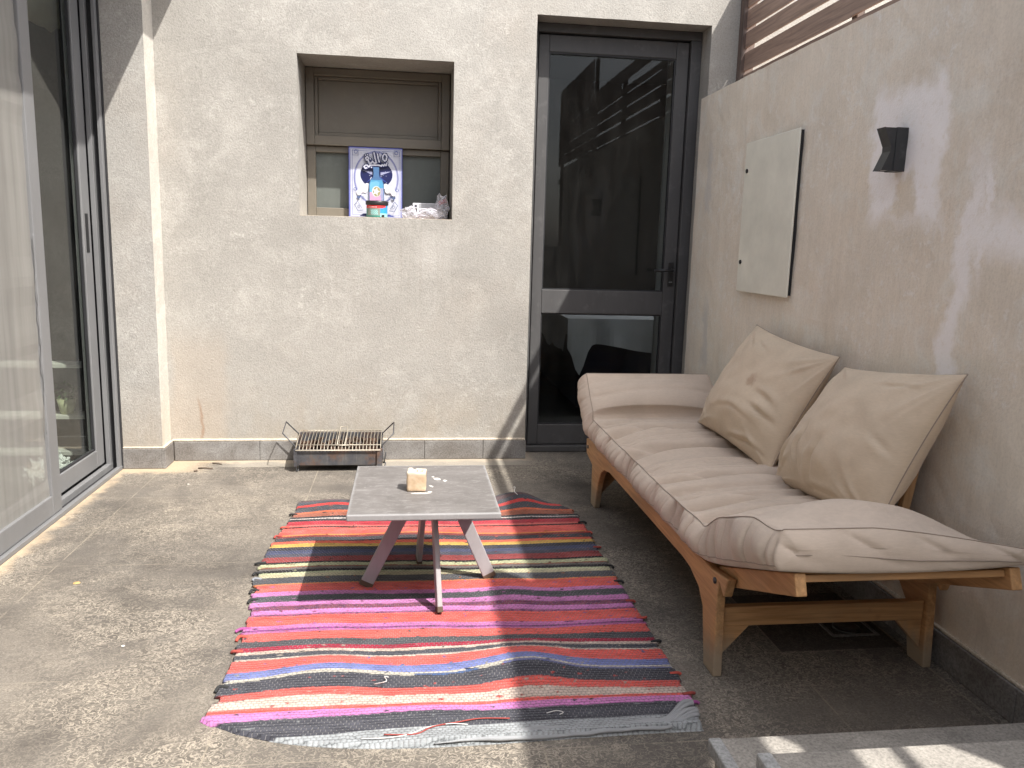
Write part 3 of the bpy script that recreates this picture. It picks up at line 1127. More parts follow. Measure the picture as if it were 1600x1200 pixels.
# living room behind the sliding door
b = MB()
RX0, RX1, RY0, RY1 = -4.6, -1.63, 0.6, 4.62
b.quad((RX0, RY0, -0.002), (-1.51, RY0, -0.002), (-1.51, RY1, -0.002), (RX0, RY1, -0.002), 1)
b.quad((RX0, RY1, 0), (-1.508, RY1, 0), (-1.508, RY1, 2.7), (RX0, RY1, 2.7))
for (ya, yb_, za, zb_) in ((RY0, 2.0, 0, 2.7), (3.6, RY1, 0, 2.7), (2.0, 3.6, 0, 0.9), (2.0, 3.6, 2.3, 2.7)):  # opening added in the unseen far wall to let sky light in
    b.quad((RX0, ya, za), (RX0, yb_, za), (RX0, yb_, zb_), (RX0, ya, zb_))
b.quad((RX0, RY0, 0), (-1.625, RY0, 0), (-1.625, RY0, 2.7), (RX0, RY0, 2.7))
for (xa, xb_, ya, yb_) in ((RX0, -3.1, RY0, RY1), (-3.1, -1.9, RY0, 2.9), (-3.1, -1.9, 3.9, RY1), (-1.9, -1.508, RY0, RY1)):  # hole added in the ceiling to light the shelf fronts
    b.quad((xa, ya, 2.7), (xb_, ya, 2.7), (xb_, yb_, 2.7), (xa, yb_, 2.7))
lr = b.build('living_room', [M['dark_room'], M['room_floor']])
tag(lr, 'dim living room behind the sliding door glass', 'room')
sh = thing('wall_shelf', 'low white shelf unit inside the room behind the sliding door', 'shelf', (-1.9, 4.02, 0))
for z in (0.060, 0.237, 0.483):
    k = MB()
    k.box(-2.4, -1.515, 3.97, 4.085, z, z + 0.016)
    k.build('shelf_board', M['shelf_white'], sh)
k = MB()
k.box(-2.42, -2.4005, 3.97, 4.085, 0, 0.60)
k.build('side_panel', M['shelf_white'], sh)
pt = thing('potted_plant', 'small plant in a pale green pot on the indoor shelf', 'plant', (-1.625, 4.025, 0.254))
k = MB()
k.lathe([(0.028, 0.0), (0.042, 0.07), (0.038, 0.07)], (-1.625, 4.025, 0.254), 16)
k.build('pot', M['pot'], pt, True)
k = MB()
for i in range(60):
    a = random.uniform(0, 6.28)
    r = random.uniform(0.0, 0.055)
    c0 = Vector((-1.625 + r * math.cos(a), 4.025 + r * math.sin(a), 0.325 + random.uniform(0, 0.07)))
    d = Vector((random.uniform(-1, 1), random.uniform(-1, 1), random.uniform(-.3, 1))).normalized()
    s_ = d.cross(Vector((0.2, 0.4, 1))).normalized()
    k.quad(c0, c0 + d * .012 + s_ * .007, c0 + d * .026, c0 + d * .012 - s_ * .007)
k.build('leaves', M['leaf'], pt, fix=False)
k = MB()
for i in range(500):
    a = random.uniform(0, 6.28)
    r = 0.16 * math.sqrt(random.random())
    p = Vector((-1.60 + r * .4 * math.cos(a), 3.72 + r * math.sin(a), 0.03 + 0.05 * random.random()))
    q = p + Vector((random.uniform(-.03, .03), random.uniform(-.03, .03), random.uniform(-.01, .03)))
    k.obox(p, q, 0.006, 0.006)
fz = k.build('fluffy_rug', M['fluff'], None, fix=False)  # loose white tufts stand for a fluffy rug inside the room
tag(fz, 'fluffy white rug just inside the sliding door', 'cushion')
k = MB()
prof = [(0.004, -0.17)]
for i in range(1, 18):
    a = math.pi * i / 18
    prof.append((0.165 * math.sin(a) * (1 + 0.012 * (-1) ** i), -0.15 * math.cos(a)))
prof.append((0.03, 0.15))
k.lathe(prof, (-1.675, 4.25, 2.205), 28)
pend = k.build('pendant_lamp', M['paper'], None, True)
tag(pend, 'round paper pendant lampshade hanging inside behind the sliding door', 'lamp')
k = MB()
k.tube([(-1.675, 4.25, 2.35), (-1.675, 4.25, 2.7)], 0.004, 6)
cd = k.build('cord', M['black'], pend)

# ------------------------------------------------------------------ electric cover
ep = thing('access_panel', 'cream metal access panel cover fixed on the side wall', 'panel', (XR, 3.19, 0.94))
k = MB()
k.box(1.438, 1.4455, 2.945, 3.430, 0.935, 1.566)
cv = k.build('cover_plate', M['cream_metal'], ep, bevel=0.003)
k = MB()
k.box(1.4458, 1.466, 2.952, 3.423, 0.943, 1.560)
k.build('back_frame', M['alu_dark'], ep)
for z in (1.447, 1.062):
    k = MB()
    k.tube([(1.4335, 3.400, z), (1.4405, 3.400, z)], 0.009, 14)
    s_ = k.build('screw_lock', M['black'], ep)

# ------------------------------------------------------------------ wall lamp
wlp = thing('wall_lamp', 'black hourglass wall lamp on a white lime patch of the side wall', 'lamp', (XR, 2.32, 1.352))
k = MB()
k.prism([(1.424, 1.352), (1.462, 1.352), (1.462, 1.478), (1.424, 1.478)], 1, 2.298, 2.346)
k.build('back_box', M['lamp_black'], wlp, bevel=0.0015)
k = MB()
y0, y1 = 2.300, 2.344
zt, zb, zm1, zm2 = 1.477, 1.353, 1.424, 1.408
# hourglass cheeks, then the folded front plate
for ya in (y0 + 0.0006, y1 - 0.0036):
    k.prism([(1.4235, zb + 0.0005), (1.388, zb + 0.0005), (1.4115, zm2), (1.4115, zm1), (1.388, zt - 0.0005), (1.4235, zt - 0.0005)], 1, ya, ya + 0.003)
k.prism([(1.386, zt), (1.410, zm1), (1.410, zm2), (1.386, zb), (1.389, zb), (1.413, zm2), (1.413, zm1), (1.389, zt)], 1, y0, y1)
k.build('shade', M['lamp_black'], wlp)
k = MB()
k.box(1.392, 1.423, y0 + 0.006, y1 - 0.006, zb + 0.003, zb + 0.008)
k.build('lens', M['lens'], wlp)

# ================================================================== SOFA FRAME
sf = thing('sofa_frame', 'honey coloured wooden daybed frame against the side wall', 'sofa', (1.1, 2.6, 0))
ZR0, ZR1 = 0.222, 0.276
side = [(1.818, 0.292), (1.838, 0.236), (1.872, 0.262), (1.880, 0.226), (1.868, 0.0), (1.940, 0.0), (1.972, 0.150), (2.010, 0.190), (2.085, 0.216), (2.15, ZR0),
        (3.02, ZR0), (3.11, 0.208), (3.165, 0.180), (3.205, 0.120), (3.250, 0.0), (3.322, 0.0), (3.325, 0.172), (3.440, 0.196), (3.452, 0.262), (3.38, ZR1), (1.93, ZR1)]
side = [p for p in side]
for xa, xb in ((0.797, 0.822), (1.392, 1.417)):
    k = MB()
    k.prism(side, 0, xa, xb)
    o = k.build('side_frame', M['wood_y'], sf, bevel=0.004)
    for (y, z) in ((1.895, 0.258), (3.41, 0.232)):
        k = MB()
        k.tube([(xa - 0.004, y, z), (xa + 0.003, y, z)], 0.0085, 12)
        k.build('bolt', M['wire_dark'], o, True)
for ya in (1.890, 3.270):
    k = MB()
    k.box(0.8225, 1.3915, ya, ya + 0.024, 0.130, 0.184)
    k.build('stretcher', M['wood_x'], sf, bevel=0.003)
    for sgn, x0 in ((1, 0.8225), (-1, 1.3915)):
        k = MB()
        k.prism([(x0, 0.1295), (x0 + sgn * 0.075, 0.1295), (x0 + sgn * 0.003, 0.050), (x0, 0.050)], 1, ya + 0.002, ya + 0.022)
        k.build('corner_brace', M['wood_x'], sf, bevel=0.002)
# seat slats
for i in range(15):
    y = 1.98 + i * 0.098
    k = MB()
    k.box(0.8225, 1.3915, y, y + 0.05, 0.245, 0.263)
    k.build('seat_slat', M['wood_x'], sf, bevel=0.002)
# near arm, lowered
def arm(P0, P1, name):
    P0, P1 = Vector(P0), Vector(P1)
    for x in (0.838, 1.345):
        k = MB()
        k.obox((x, P0.x, P0.y), (x, P1.x, P1.y), 0.026, 0.050)
        k.build(name, M['wood_y'], sf, bevel=0.003)
    d = (P1 - P0).normalized()
    nrm = Vector((-d.y, d.x))
    if nrm.y < 0:
        nrm = -nrm
    L = (P1 - P0).length
    for s_ in (0.10, 0.19, 0.28, L - 0.035):
        if s_ > L - 0.03 or s_ < 0:
            continue
        c = P0 + d * s_ + nrm * 0.012
        k = MB()
        k.obox((0.852, c.x, c.y), (1.331, c.x, c.y), 0.040, 0.016, up=(0, nrm.x, nrm.y))
        k.build('arm_slat', M['wood_x'], sf, bevel=0.002)


arm((1.935, 0.252), (1.535, 0.402), 'arm_bar')
arm((3.400, 0.262), (3.585, 0.440), 'arm_bar')
# back rest frame leaning at the wall
for y in (2.035, 2.63, 3.26):
    k = MB()
    k.obox((1.380, y, 0.268), (1.425, y, 0.590), 0.022, 0.026, up=(-1, 0, 0.1))
    k.build('back_post', M['wood_z'], sf, bevel=0.003)
for z in (0.40, 0.48, 0.56):
    x = 1.380 + (z - 0.268) * 0.045 / 0.322
    k = MB()
    k.box(x - 0.030, x - 0.0165, 2.05, 3.26, z - 0.03, z + 0.03)
    k.build('back_rail', M['wood_y'], sf, bevel=0.002)

# ================================================================== FUTON MATTRESS
def smooth_path(pts, n, it=3):
    pts = [Vector(p) for p in pts]
    for _ in range(it):
        q = [pts[0]]
        for a, c in zip(pts, pts[1:]):
            q += [a * 0.75 + c * 0.25, a * 0.25 + c * 0.75]
        q.append(pts[-1])
        pts = q
    L = [0]
    for a, c in zip(pts, pts[1:]):
        L.append(L[-1] + (c - a).length)
    out = []
    j = 0
    for i in range(n + 1):
        s = L[-1] * i / n
        while j < len(L) - 2 and L[j + 1] < s:
            j += 1
        f = (s - L[j]) / max(1e-9, L[j + 1] - L[j])
        out.append(pts[j].lerp(pts[j + 1], f))
    return out, L[-1]


NS = 420
path, PL = smooth_path([(3.585, 0.463), (3.47, 0.360), (3.395, 0.292), (3.30, 0.284), (2.9, 0.282), (2.3, 0.282), (2.02, 0.283), (1.90, 0.300), (1.535, 0.4345)], NS)
X0, X1 = 0.786, 1.366
loop = []          # (xf, hf, kind)
NB, NSD, NTP = 20, 16, 70
for i in range(NB):
    loop.append((1 - (i + 0.5) / NB, 0.0, 'b'))
for i in range(NSD + 1):
    loop.append((0.0, i / NSD, 'f'))
for i in range(NTP):
    loop.append(((i + 1) / (NTP + 1), 1.0, 't'))
for i in range(NSD + 1):
    loop.append((1.0, 1 - i / NSD, 'r'))
NL = len(loop)
I_FB = NB
I_FT = NB + NSD
I_RT = NB + NSD + 1 + NTP
I_RB = I_RT + NSD


def ridg(x, seed):
    return 1.0 - abs(2.0 * N1(x, seed))


def sstep(a, b_, x):
    t = min(1, max(0, (x - a) / (b_ - a)))
    return t * t * (3 - 2 * t)


def mat_pt(si, li, push=0.0):
    s = PL * si / NS
    p = path[si]
    d = (path[min(si + 1, NS)] - path[max(si - 1, 0)]).normalized()
    nrm = Vector((d.y, -d.x))
    if nrm.y < 0:
        nrm = -nrm
    xf, hf, kd = loop[li]
    y = p.x
    w1 = sstep(0.0, 0.22, s)          # 0 at the far end
    armF = 1 - sstep(0.22, 0.33, s)
    armN = sstep(PL - 0.50, PL - 0.34, s)
    endf = sstep(0.0, 0.15, PL - s) * sstep(0.0, 0.10, s)
    seat = max(0.0, 1 - armF - armN)
    T = 0.083 * seat + 0.112 * armF + 0.116 * armN
    if armN > 0:
        T *= 1 - 0.46 * armN * min(1.0, max(0.0, (xf - 0.38) / 0.62) ** 1.25)
    # puffing between tucks
    crown = (1 - abs(2 * xf - 1) ** (2.6 - 0.3 * armN))
    fold1 = math.exp(-((s - 0.292 - 0.005 * math.sin(xf * 5)) / 0.013) ** 2)
    fold2 = math.exp(-((s - (PL - 0.475)) / 0.026) ** 2)
    puff = 0.0
    if kd == 't':
        puff = 0.030 * crown * (0.75 + 0.25 * math.sin(s * 13 + 1.2 * N1(s * 3, 1))) + 0.012 * N2(s * 3.1, xf * 2.0, 2) * crown
        puff += 0.016 * crown * armN + 0.014 * crown * armF
        # wrinkles running in from the front seam
        ed = 1.5 * math.exp(-xf * 4.5) + 0.50
        wv = s + 0.10 * xf * N1(s * 2, 9) + 0.05 * xf
        r1 = ridg(wv * 7.5, 3) ** 3
        r2 = ridg(wv * 15.0, 5) ** 4
        inner = sstep(0.0, 0.10, xf) * 0.9 + 0.1
        puff -= (0.044 * r1 + 0.024 * r2) * ed * (seat + 0.25 * armF + 0.2 * armN) * inner
        puff += 0.012 * crown * math.exp(-((s - 0.19) / 0.07) ** 2)
        puff -= (0.022 * fold1 + 0.026 * fold2) * (0.25 + 0.75 * sstep(0, 0.08, xf)) * (1 - 0.4 * xf)
        for cs in (0.50, 0.72, 0.95, 1.17, 1.36):
            cw = s - cs - 0.04 * math.sin(xf * 4 + cs * 9) - 0.03 * xf
            puff -= 0.042 * math.exp(-(cw / 0.015) ** 2) * crown * (1 - 0.5 * xf)
            puff += 0.010 * math.exp(-((cw - 0.035) / 0.03) ** 2) * crown
        puff -= 0.028 * armN * sstep(0.62, 1.0, xf)
        puff *= 1 - 0.80 * math.exp(-((s - 0.285) / 0.075) ** 2)
        puff = puff * endf - 0.030 * (1 - endf) * armN * 0.95
    if kd == 'b':
        puff = -0.010 * crown
    # corner rounding and side bulge with vertical puckers
    x = X0 + (X1 - X0) * xf
    if kd in 'fr':
        sg = -1 if kd == 'f' else 1
        hb = math.sin(math.pi * hf)
        pk = ridg(s * 11.0 + 0.15 * hf, 11) ** 2 + 0.6 * ridg(s * 23.0 - 0.3 * hf, 13) ** 3
        bul = (0.034 - 0.030 * pk * (1 - 0.75 * armF)) * hb ** 0.7
        bul += -0.010 * math.exp(-((hf - 0.5) / 0.5) ** 2) * 0
        x += sg * bul
        x += sg * 0.004 * N1(s * 5, 17) * (0.3 + hb)
        if kd == 'f':
            x += 0.012 * hf
    if kd == 't':
        x += 0.012 * (1 - xf) * math.exp(-xf * 20)
    h = T * hf + puff
    if kd in 'fr':
        h += 0.006 * N1(s * 6, 19 + (kd == 'r')) * hf - 0.014 * fold1 * hf - 0.004 * fold2 * hf
        h -= hf * armN * (0.0285 * (1 - endf) + (0.028 * endf if kd == 'r' else 0.0))
    q = p + nrm * (h + push)
    return Vector((x, q.x, q.y))


k = MB()
for si in range(NS + 1):
    for li in range(NL):
        k.v.append(tuple(mat_pt(si, li)))
for si in range(NS):
    for li in range(NL):
        a = si * NL + li
        c = si * NL + (li + 1) % NL
        k.f.append((a, a + NL, c + NL, c))
        k.mi.append(0)
# puffed end faces (concentric rings)
for si, sg in ((0, -1), (NS, 1)):
    ring = [Vector(k.v[si * NL + li]) for li in range(NL)]
    cen = sum(ring, Vector()) / NL
    d = (path[NS] - path[NS - 1]) if si else (path[0] - path[1])
    d = Vector((0, d.x, d.y)).normalized()
    # spine instead of a point: project each vertex on the mid-height line
    lo_, hi_ = X0 + 0.04, X1 - 0.04
    bl = mat_pt(si, I_FB)
    prev = [si * NL + li for li in range(NL)]
    for rr_ in range(1, 9):
        f = rr_ / 8
        cur = []
        for li in range(NL):
            r0 = ring[li]
            xs_ = min(hi_, max(lo_, r0.x))
            ia = mat_pt(si, I_FB)
            # mid line at this x
            mid_b = Vector((xs_, ia.y, ia.z))
            tfac = (xs_ - X0) / (X1 - X0)
            tp = mat_pt(si, min(I_RT, max(I_FT, I_FT + int(round(tfac * (NTP + 1))))))
            mid = Vector((xs_, (mid_b.y + tp.y) / 2, (mid_b.z + tp.z) / 2))
            q = r0.lerp(mid, f)
            wr = 0.006 * N2(q.x * 14, q.z * 9 + q.x * 6, 21) - 0.012 * ridg(q.x * 5 + q.z * 9, 23) ** 5
            q = q + d * ((0.014 * math.sin(f * math.pi / 2) ** 0.7) + wr * math.sin(f * math.pi / 2))
            k.v.append(tuple(q))
            cur.append(len(k.v) - 1)
        for li in range(NL):
            k.f.append((prev[li], prev[(li + 1) % NL], cur[(li + 1) % NL], cur[li]))
            k.mi.append(0)
        prev = cur
mt = k.build('futon_mattress', M['mattress'], None, True)
tag(mt, 'long taupe futon mattress folded up over both arms of the daybed frame', 'mattress')
for nm, li, dx in (('f', I_FT, 0), ('f', I_FB + 2, 0)):
    k = MB()
    k.tube([mat_pt(si, li, 0.0004) + Vector((-0.0008, 0, 0)) for si in range(0, NS + 1, 2)], 0.0014, 5)
    k.build('piping', M['piping'], mt, True)
for si in (NS, 0):
    for rng in (range(I_FT, I_RT + 1), range(I_FB + 2, I_FB + 3)):
        pts = [mat_pt(si, li) for li in rng]
        if len(pts) > 3:
            k = MB()
            dd = (path[NS] - path[NS - 1]) if si else (path[0] - path[1])
            dd = Vector((0, dd.x, dd.y)).normalized() * 0.001
            k.tube([p + dd for p in pts], 0.0014, 5)
            k.build('piping', M['piping'], mt, True)
    # lower seam on the end face
    k = MB()
    pts = []
    dd = (path[NS] - path[NS - 1]) if si else (path[0] - path[1])
    dd = Vector((0, dd.x, dd.y)).normalized()
    for i in range(60):
        xf = i / 59
        a = mat_pt(si, I_FB)
        tp = mat_pt(si, I_FT + int(round(xf * (NTP + 1))))
        x = X0 + (X1 - X0) * xf
        q = Vector((x, a.y, a.z)).lerp(Vector((x, tp.y, tp.z)), 0.36 - 0.22 * xf + 0.04 * math.sin(xf * 9))
        pts.append(q + dd * (0.0125 * min(1, xf * 12, (1 - xf) * 12)))
    k.tube(pts, 0.0014, 5)
    k.build('piping', M['piping'], mt, True)

# ================================================================== CUSHIONS
def cushion(name, label, bl, br, tr, tl, thick, seed, front_hint, creases, wr=1.0):
    """four corner points (bottom left, bottom right, top right, top left seen from the seat side)"""
    bl, br, tr, tl = map(Vector, (bl, br, tr, tl))
    n = 72
    cen = (bl + br + tr + tl) / 4
    nrm = (br - bl).cross(tl - bl).normalized()
    if nrm.dot(Vector(front_hint)) < 0:
        nrm = -nrm
    k = MB()

    def edge_pt(u, v):
        # concave edges: corners stick out
        pu = 0.060 * (1 - abs(v) ** 2.2)
        pv = 0.060 * (1 - abs(u) ** 2.2)
        uu = u * (1 - pu * abs(u) ** 3)
        vv = v * (1 - pv * abs(v) ** 3)
        a = (uu + 1) / 2
        c = (vv + 1) / 2
        return bl * (1 - a) * (1 - c) + br * a * (1 - c) + tr * a * c + tl * (1 - a) * c

    def P(i, j, sgn):
        u = -1 + 2 * i / n
        v = -1 + 2 * j / n
        # denser near the edges
        u = math.sin(u * math.pi / 2) * 0.6 + u * 0.4
        v = math.sin(v * math.pi / 2) * 0.6 + v * 0.4
        p = edge_pt(u, v)
        w = max(0.0, (1 - u * u)) ** 0.55 * max(0.0, (1 - v * v)) ** 0.55
        t = thick * w
        r = math.hypot(u, v)
        # pull wrinkles out of the corners and a sag at the bottom
        cr = 0.0
        for cu_, cv_ in ((-1, -1), (1, -1), (1, 1), (-1, 1)):
            dx, dy = u - cu_, v - cv_
            rad = math.hypot(dx, dy)
            ang = math.atan2(dy, dx)
            cr += math.exp(-((rad - 0.35) / 0.33) ** 2) * (ridg(ang * 2.3 + 0.3 * rad, seed + cu_ * 3 + cv_) ** 4 - 0.25)
        t += sgn * 0 + wr * 0.012 * cr * min(1, w * 2)
        t += 0.010 * N2(u * 2.0, v * 2.0, seed) * w
        t += 0.018 * w * math.exp(-((v + 0.45) / 0.45) ** 2)
        t += 0.005 * N2(u * 5.0, v * 5.0, seed + 40) * w
        if sgn > 0:
            for (cu0, cv0, su, sv, ang, dep) in creases:
                du, dv = u - cu0, v - cv0
                ca_, sa_ = math.cos(ang), math.sin(ang)
                a_, b__ = du * ca_ + dv * sa_, -du * sa_ + dv * ca_
                b__ += 0.5 * a_ * a_ + 0.05 * N1(a_ * 4, seed + cu0)
                g_ = math.exp(-(a_ / su) ** 2)
                t += g_ * (-dep * math.exp(-(b__ / sv) ** 2) + 0.6 * dep * math.exp(-((b__ - 2.0 * sv) / (1.6 * sv)) ** 2)) * min(1, w * 2.5)
        return p + nrm * (t * sgn)

    idx = {}
    for sgn in (1, -1):
        for i in range(n + 1):
            for j in range(n + 1):
                if sgn == -1 and (i in (0, n) or j in (0, n)):
                    idx[(sgn, i, j)] = idx[(1, i, j)]
                    continue
                k.v.append(tuple(P(i, j, sgn)))
                idx[(sgn, i, j)] = len(k.v) - 1
        for i in range(n):
            for j in range(n):
                q = [idx[(sgn, i, j)], idx[(sgn, i + 1, j)], idx[(sgn, i + 1, j + 1)], idx[(sgn, i, j + 1)]]
                k.f.append(tuple(q))
                k.mi.append(0)
    o = k.build(name, M['cushion_stained' if seed == 5 else 'cushion'], None, True)
    tag(o, label, 'cushion', 'square back cushions on the futon')
    k = MB()
    pts = []
    for i in range(n):
        pts.append(P(i, 0, 1))
    for j in range(n):
        pts.append(P(n, j, 1))
    for i in range(n, 0, -1):
        pts.append(P(i, n, 1))
    for j in range(n, 0, -1):
        pts.append(P(0, j, 1))
    k.tube(pts, 0.0018, 5, closed=True)
    k.build('seam', M['piping'], o, True)
    return o


cushion('back_cushion', 'beige square cushion nearest the viewer, lying back over its neighbour',
        (1.215, 2.47, 0.350), (1.225, 1.890, 0.380), (1.398, 1.840, 0.815), (1.405, 2.425, 0.745), 0.105, 3, (-1, 0, 0.5),
        [(-0.35, -0.45, 0.30, 0.030, 1.75, 0.012), (-0.02, -0.55, 0.26, 0.035, 1.5, 0.016), (-0.72, -0.55, 0.22, 0.03, 1.2, 0.010), (0.45, 0.72, 0.22, 0.025, 0.1, 0.006), (0.78, -0.05, 0.16, 0.03, 2.6, 0.008), (0.2, -0.86, 0.25, 0.03, 0.1, 0.010)])
cushion('back_cushion', 'beige square cushion with a small brown stain beside the far arm',
        (1.225, 3.225, 0.385), (1.235, 2.545, 0.350), (1.400, 2.450, 0.775), (1.402, 3.105, 0.815), 0.095, 5, (-1, 0, 0.5),
        [(0.55, 0.02, 0.20, 0.035, -0.25, 0.010), (0.62, -0.22, 0.20, 0.035, -0.3, 0.014), (0.10, -0.38, 0.40, 0.03, 0.1, 0.007), (0.45, -0.78, 0.28, 0.03, 0.15, 0.016), (-0.55, 0.75, 0.22, 0.025, -0.5, 0.007), (-0.2, 0.72, 0.2, 0.025, -0.3, 0.006), (-0.75, -0.7, 0.16, 0.03, 2.2, 0.010)])

# ================================================================== RUG
RUG = [  # (y start, sRGB of the stripe in sunlight), from the viewer's end
    (1.600, (176, 180, 182)), (1.698, (84, 84, 92)), (1.756, (222, 138, 202)), (1.782, (244, 106, 96)), (1.796, (226, 205, 190)),
    (1.830, (244, 106, 96)), (1.859, (80, 80, 88)), (1.914, (66, 78, 120)), (1.923, (214, 205, 190)), (1.931, (128, 138, 196)), (1.964, (244, 106, 96)),
    (2.018, (222, 208, 192)), (2.026, (82, 82, 90)), (2.050, (226, 205, 188)), (2.064, (176, 46, 72)), (2.088, (88, 88, 92)),
    (2.123, (244, 106, 96)), (2.170, (206, 120, 178)), (2.181, (150, 70, 140)), (2.190, (208, 124, 184)), (2.212, (244, 106, 96)), (2.276, (168, 90, 128)),
    (2.290, (222, 138, 202)), (2.318, (150, 84, 106)), (2.343, (224, 140, 204)), (2.374, (86, 86, 90)), (2.417, (222, 138, 202)),
    (2.446, (244, 106, 96)), (2.508, (232, 146, 90)), (2.514, (90, 90, 94)), (2.566, (214, 205, 168)), (2.590, (202, 206, 164)), (2.603, (36, 34, 36)), (2.622, (120, 112, 108)),
    (2.640, (158, 92, 70)), (2.650, (206, 208, 164)), (2.680, (36, 32, 34)), (2.694, (158, 66, 66)), (2.742, (80, 80, 94)), (2.772, (74, 80, 112)),
    (2.800, (66, 64, 72)), (2.832, (224, 184, 90)), (2.860, (232, 104, 80)), (2.886, (74, 70, 76)), (2.926, (150, 64, 62)), (2.950, (244, 150, 70)), (2.962, (244, 106, 96)),
    (3.028, (34, 30, 34)), (3.041, (238, 120, 110)), (3.060, (196, 56, 70)), (3.105, (64, 60, 64)), (3.130, (226, 214, 206)), (3.139, (60, 58, 62)),
    (3.160, (176, 104, 80)), (3.196, (236, 120, 80)), (3.212, (80, 80, 86)), (3.262, (226, 70, 66)), (3.290, (82, 84, 92)), (3.340, (110, 84, 86)), (3.40, (82, 84, 92)),
]


def stripe_warp(x, y):
    d = 0.020 * N2(x * 1.6, y * 1.1, 41) + 0.009 * N2(x * 4.5, y * 3.0, 43)
    d += 0.007 * N2(x * 2.6, y * 14.0, 45) + 0.004 * N2(x * 9.0, y * 22.0, 46)
    d += 0.030 * math.exp(-((x - 0.30) / 0.16) ** 2 - ((y - 1.97) / 0.12) ** 2)
    d += 0.022 * math.exp(-((x + 0.20) / 0.15) ** 2 - ((y - 1.93) / 0.09) ** 2)
    d -= 0.060 * sstep(0.0, 0.55, -x - 0.0) * math.exp(-((y - 1.70) / 0.06) ** 2) * 0.5
    return d


def rug_z(x, y):
    z = 0.007
    z += 0.034 * math.exp(-((x - 0.49) / 0.085) ** 2 - ((y - 3.32) / 0.13) ** 2)
    z += 0.016 * math.exp(-((x + 0.30) / 0.12) ** 2 - ((y - 3.30) / 0.10) ** 2)
    z += 0.022 * math.exp(-((x - 0.31) / 0.12) ** 2 - ((y - 1.95) / 0.10) ** 2)
    z += 0.012 * math.exp(-((x + 0.22) / 0.13) ** 2 - ((y - 1.97) / 0.08) ** 2)
    z += 0.010 * math.exp(-((x - 0.33) / 0.10) ** 2 - ((y - 2.40) / 0.10) ** 2)
    z += 0.008 * math.exp(-((x - 0.05) / 0.20) ** 2 - ((y - 2.93) / 0.06) ** 2)
    z += 0.006 * max(0, N2(x * 2.4, y * 2.2, 47)) + 0.0025 * N2(x * 5, y * 7, 49)
    return max(0.005, z)


def rug_left(y):
    base = -0.455 - 0.045 * math.exp(-((y - 2.72) / 0.35) ** 2) - 0.015 * math.exp(-((y - 1.72) / 0.10) ** 2)
    return base


def rug_right(y):
    return 0.705 - 0.075 * sstep(3.15, 3.38, y) - 0.018 * sstep(1.78, 1.62, y)


def rug_front(u):
    x = -0.47 + 1.15 * u
    return 1.628 + 0.145 * math.exp(-(u / 0.16)) - 0.010 * math.sin(u * 5)


def rug_back(u):
    return 3.372 - 0.020 * math.exp(-((u - 0.35) / 0.15) ** 2) + 0.050 * math.exp(-((u - 0.82) / 0.08) ** 2) - 0.085 * sstep(0.86, 1.0, u)


LIT = 1.70
stripe_cols = [(y, Vector(srgb(*c)[:3]) / LIT) for y, c in RUG]


def stripe_at(y):
    i = 0
    for j, (ys, c) in enumerate(stripe_cols):
        if y >= ys:
            i = j
        else:
            break
    return i


NXR, NYR = 230, 640
k = MB()
cols = []
for j in range(NYR + 1):
    v = j / NYR
    for i in range(NXR + 1):
        u = i / NXR
        y = rug_front(u) * (1 - v) + rug_back(u) * v
        yw = y - stripe_warp(-0.47 + 1.15 * u, y)
        si = stripe_at(yw)
        # ragged selvedge: each stripe turns at a slightly different place
        l = rug_left(y) + 0.014 * N1(si * 3.7, 51) + 0.005 * N1(y * 60, 53)
        r = rug_right(y) + 0.014 * N1(si * 2.9, 55) + 0.005 * N1(y * 60, 57)
        x = l * (1 - u) + r * u
        z = rug_z(x, y)
        e = min(u, 1 - u)
        # weft cords: rounded rows
        row = yw / 0.0105
        fr = row - math.floor(row)
        z += 0.0022 * math.sin(math.pi * fr) ** 0.7 * min(1, e * 60 + 0.3)
        rolled = math.exp(-((v) / 0.022) ** 2) * sstep(0.30, 0.55, u)
        z += 0.012 * rolled
        if e < 0.004 or v < 0.002 or v > 0.998:
            z = 0.002
        k.v.append((x, y, z))
        c = stripe_cols[si][1].copy()
        tone = 1 + 0.22 * N2(x * 30 + math.floor(row) * 7.7, math.floor(row) * 3.3, 59) + 0.22 * N1(math.floor(row) * 1.9, 61)
        c = c * tone
        if N2(x * 55, y * 70, 67) > 0.58:
            c = stripe_cols[max(0, si - 1)][1] * 0.6
        # speckled chine yarns
        if si in (18, 21, 23):
            if N2(x * 90, row * 2.0, 63) > 0.12:
                c = Vector((0.10, 0.03, 0.075))
        if si == 7:                      # rag with a blue and white print
            f = N1(x * 7, 65)
            c = Vector((0.05, 0.09, 0.20)) if f > 0.15 else Vector((0.34, 0.32, 0.27))
            if x > 0.25:
                c = Vector((0.10, 0.11, 0.23))
        lum = 0.3 * c.x + 0.6 * c.y + 0.1 * c.z
        c = c * 0.97 + Vector((lum, lum, lum)) * 0.03
        cols.append((c.x, c.y, c.z, 1.0))
W_ = NXR + 1
for j in range(NYR):
    for i in range(NXR):
        a = j * W_ + i
        k.f.append((a, a + 1, a + 1 + W_, a + W_))
        k.mi.append(0)


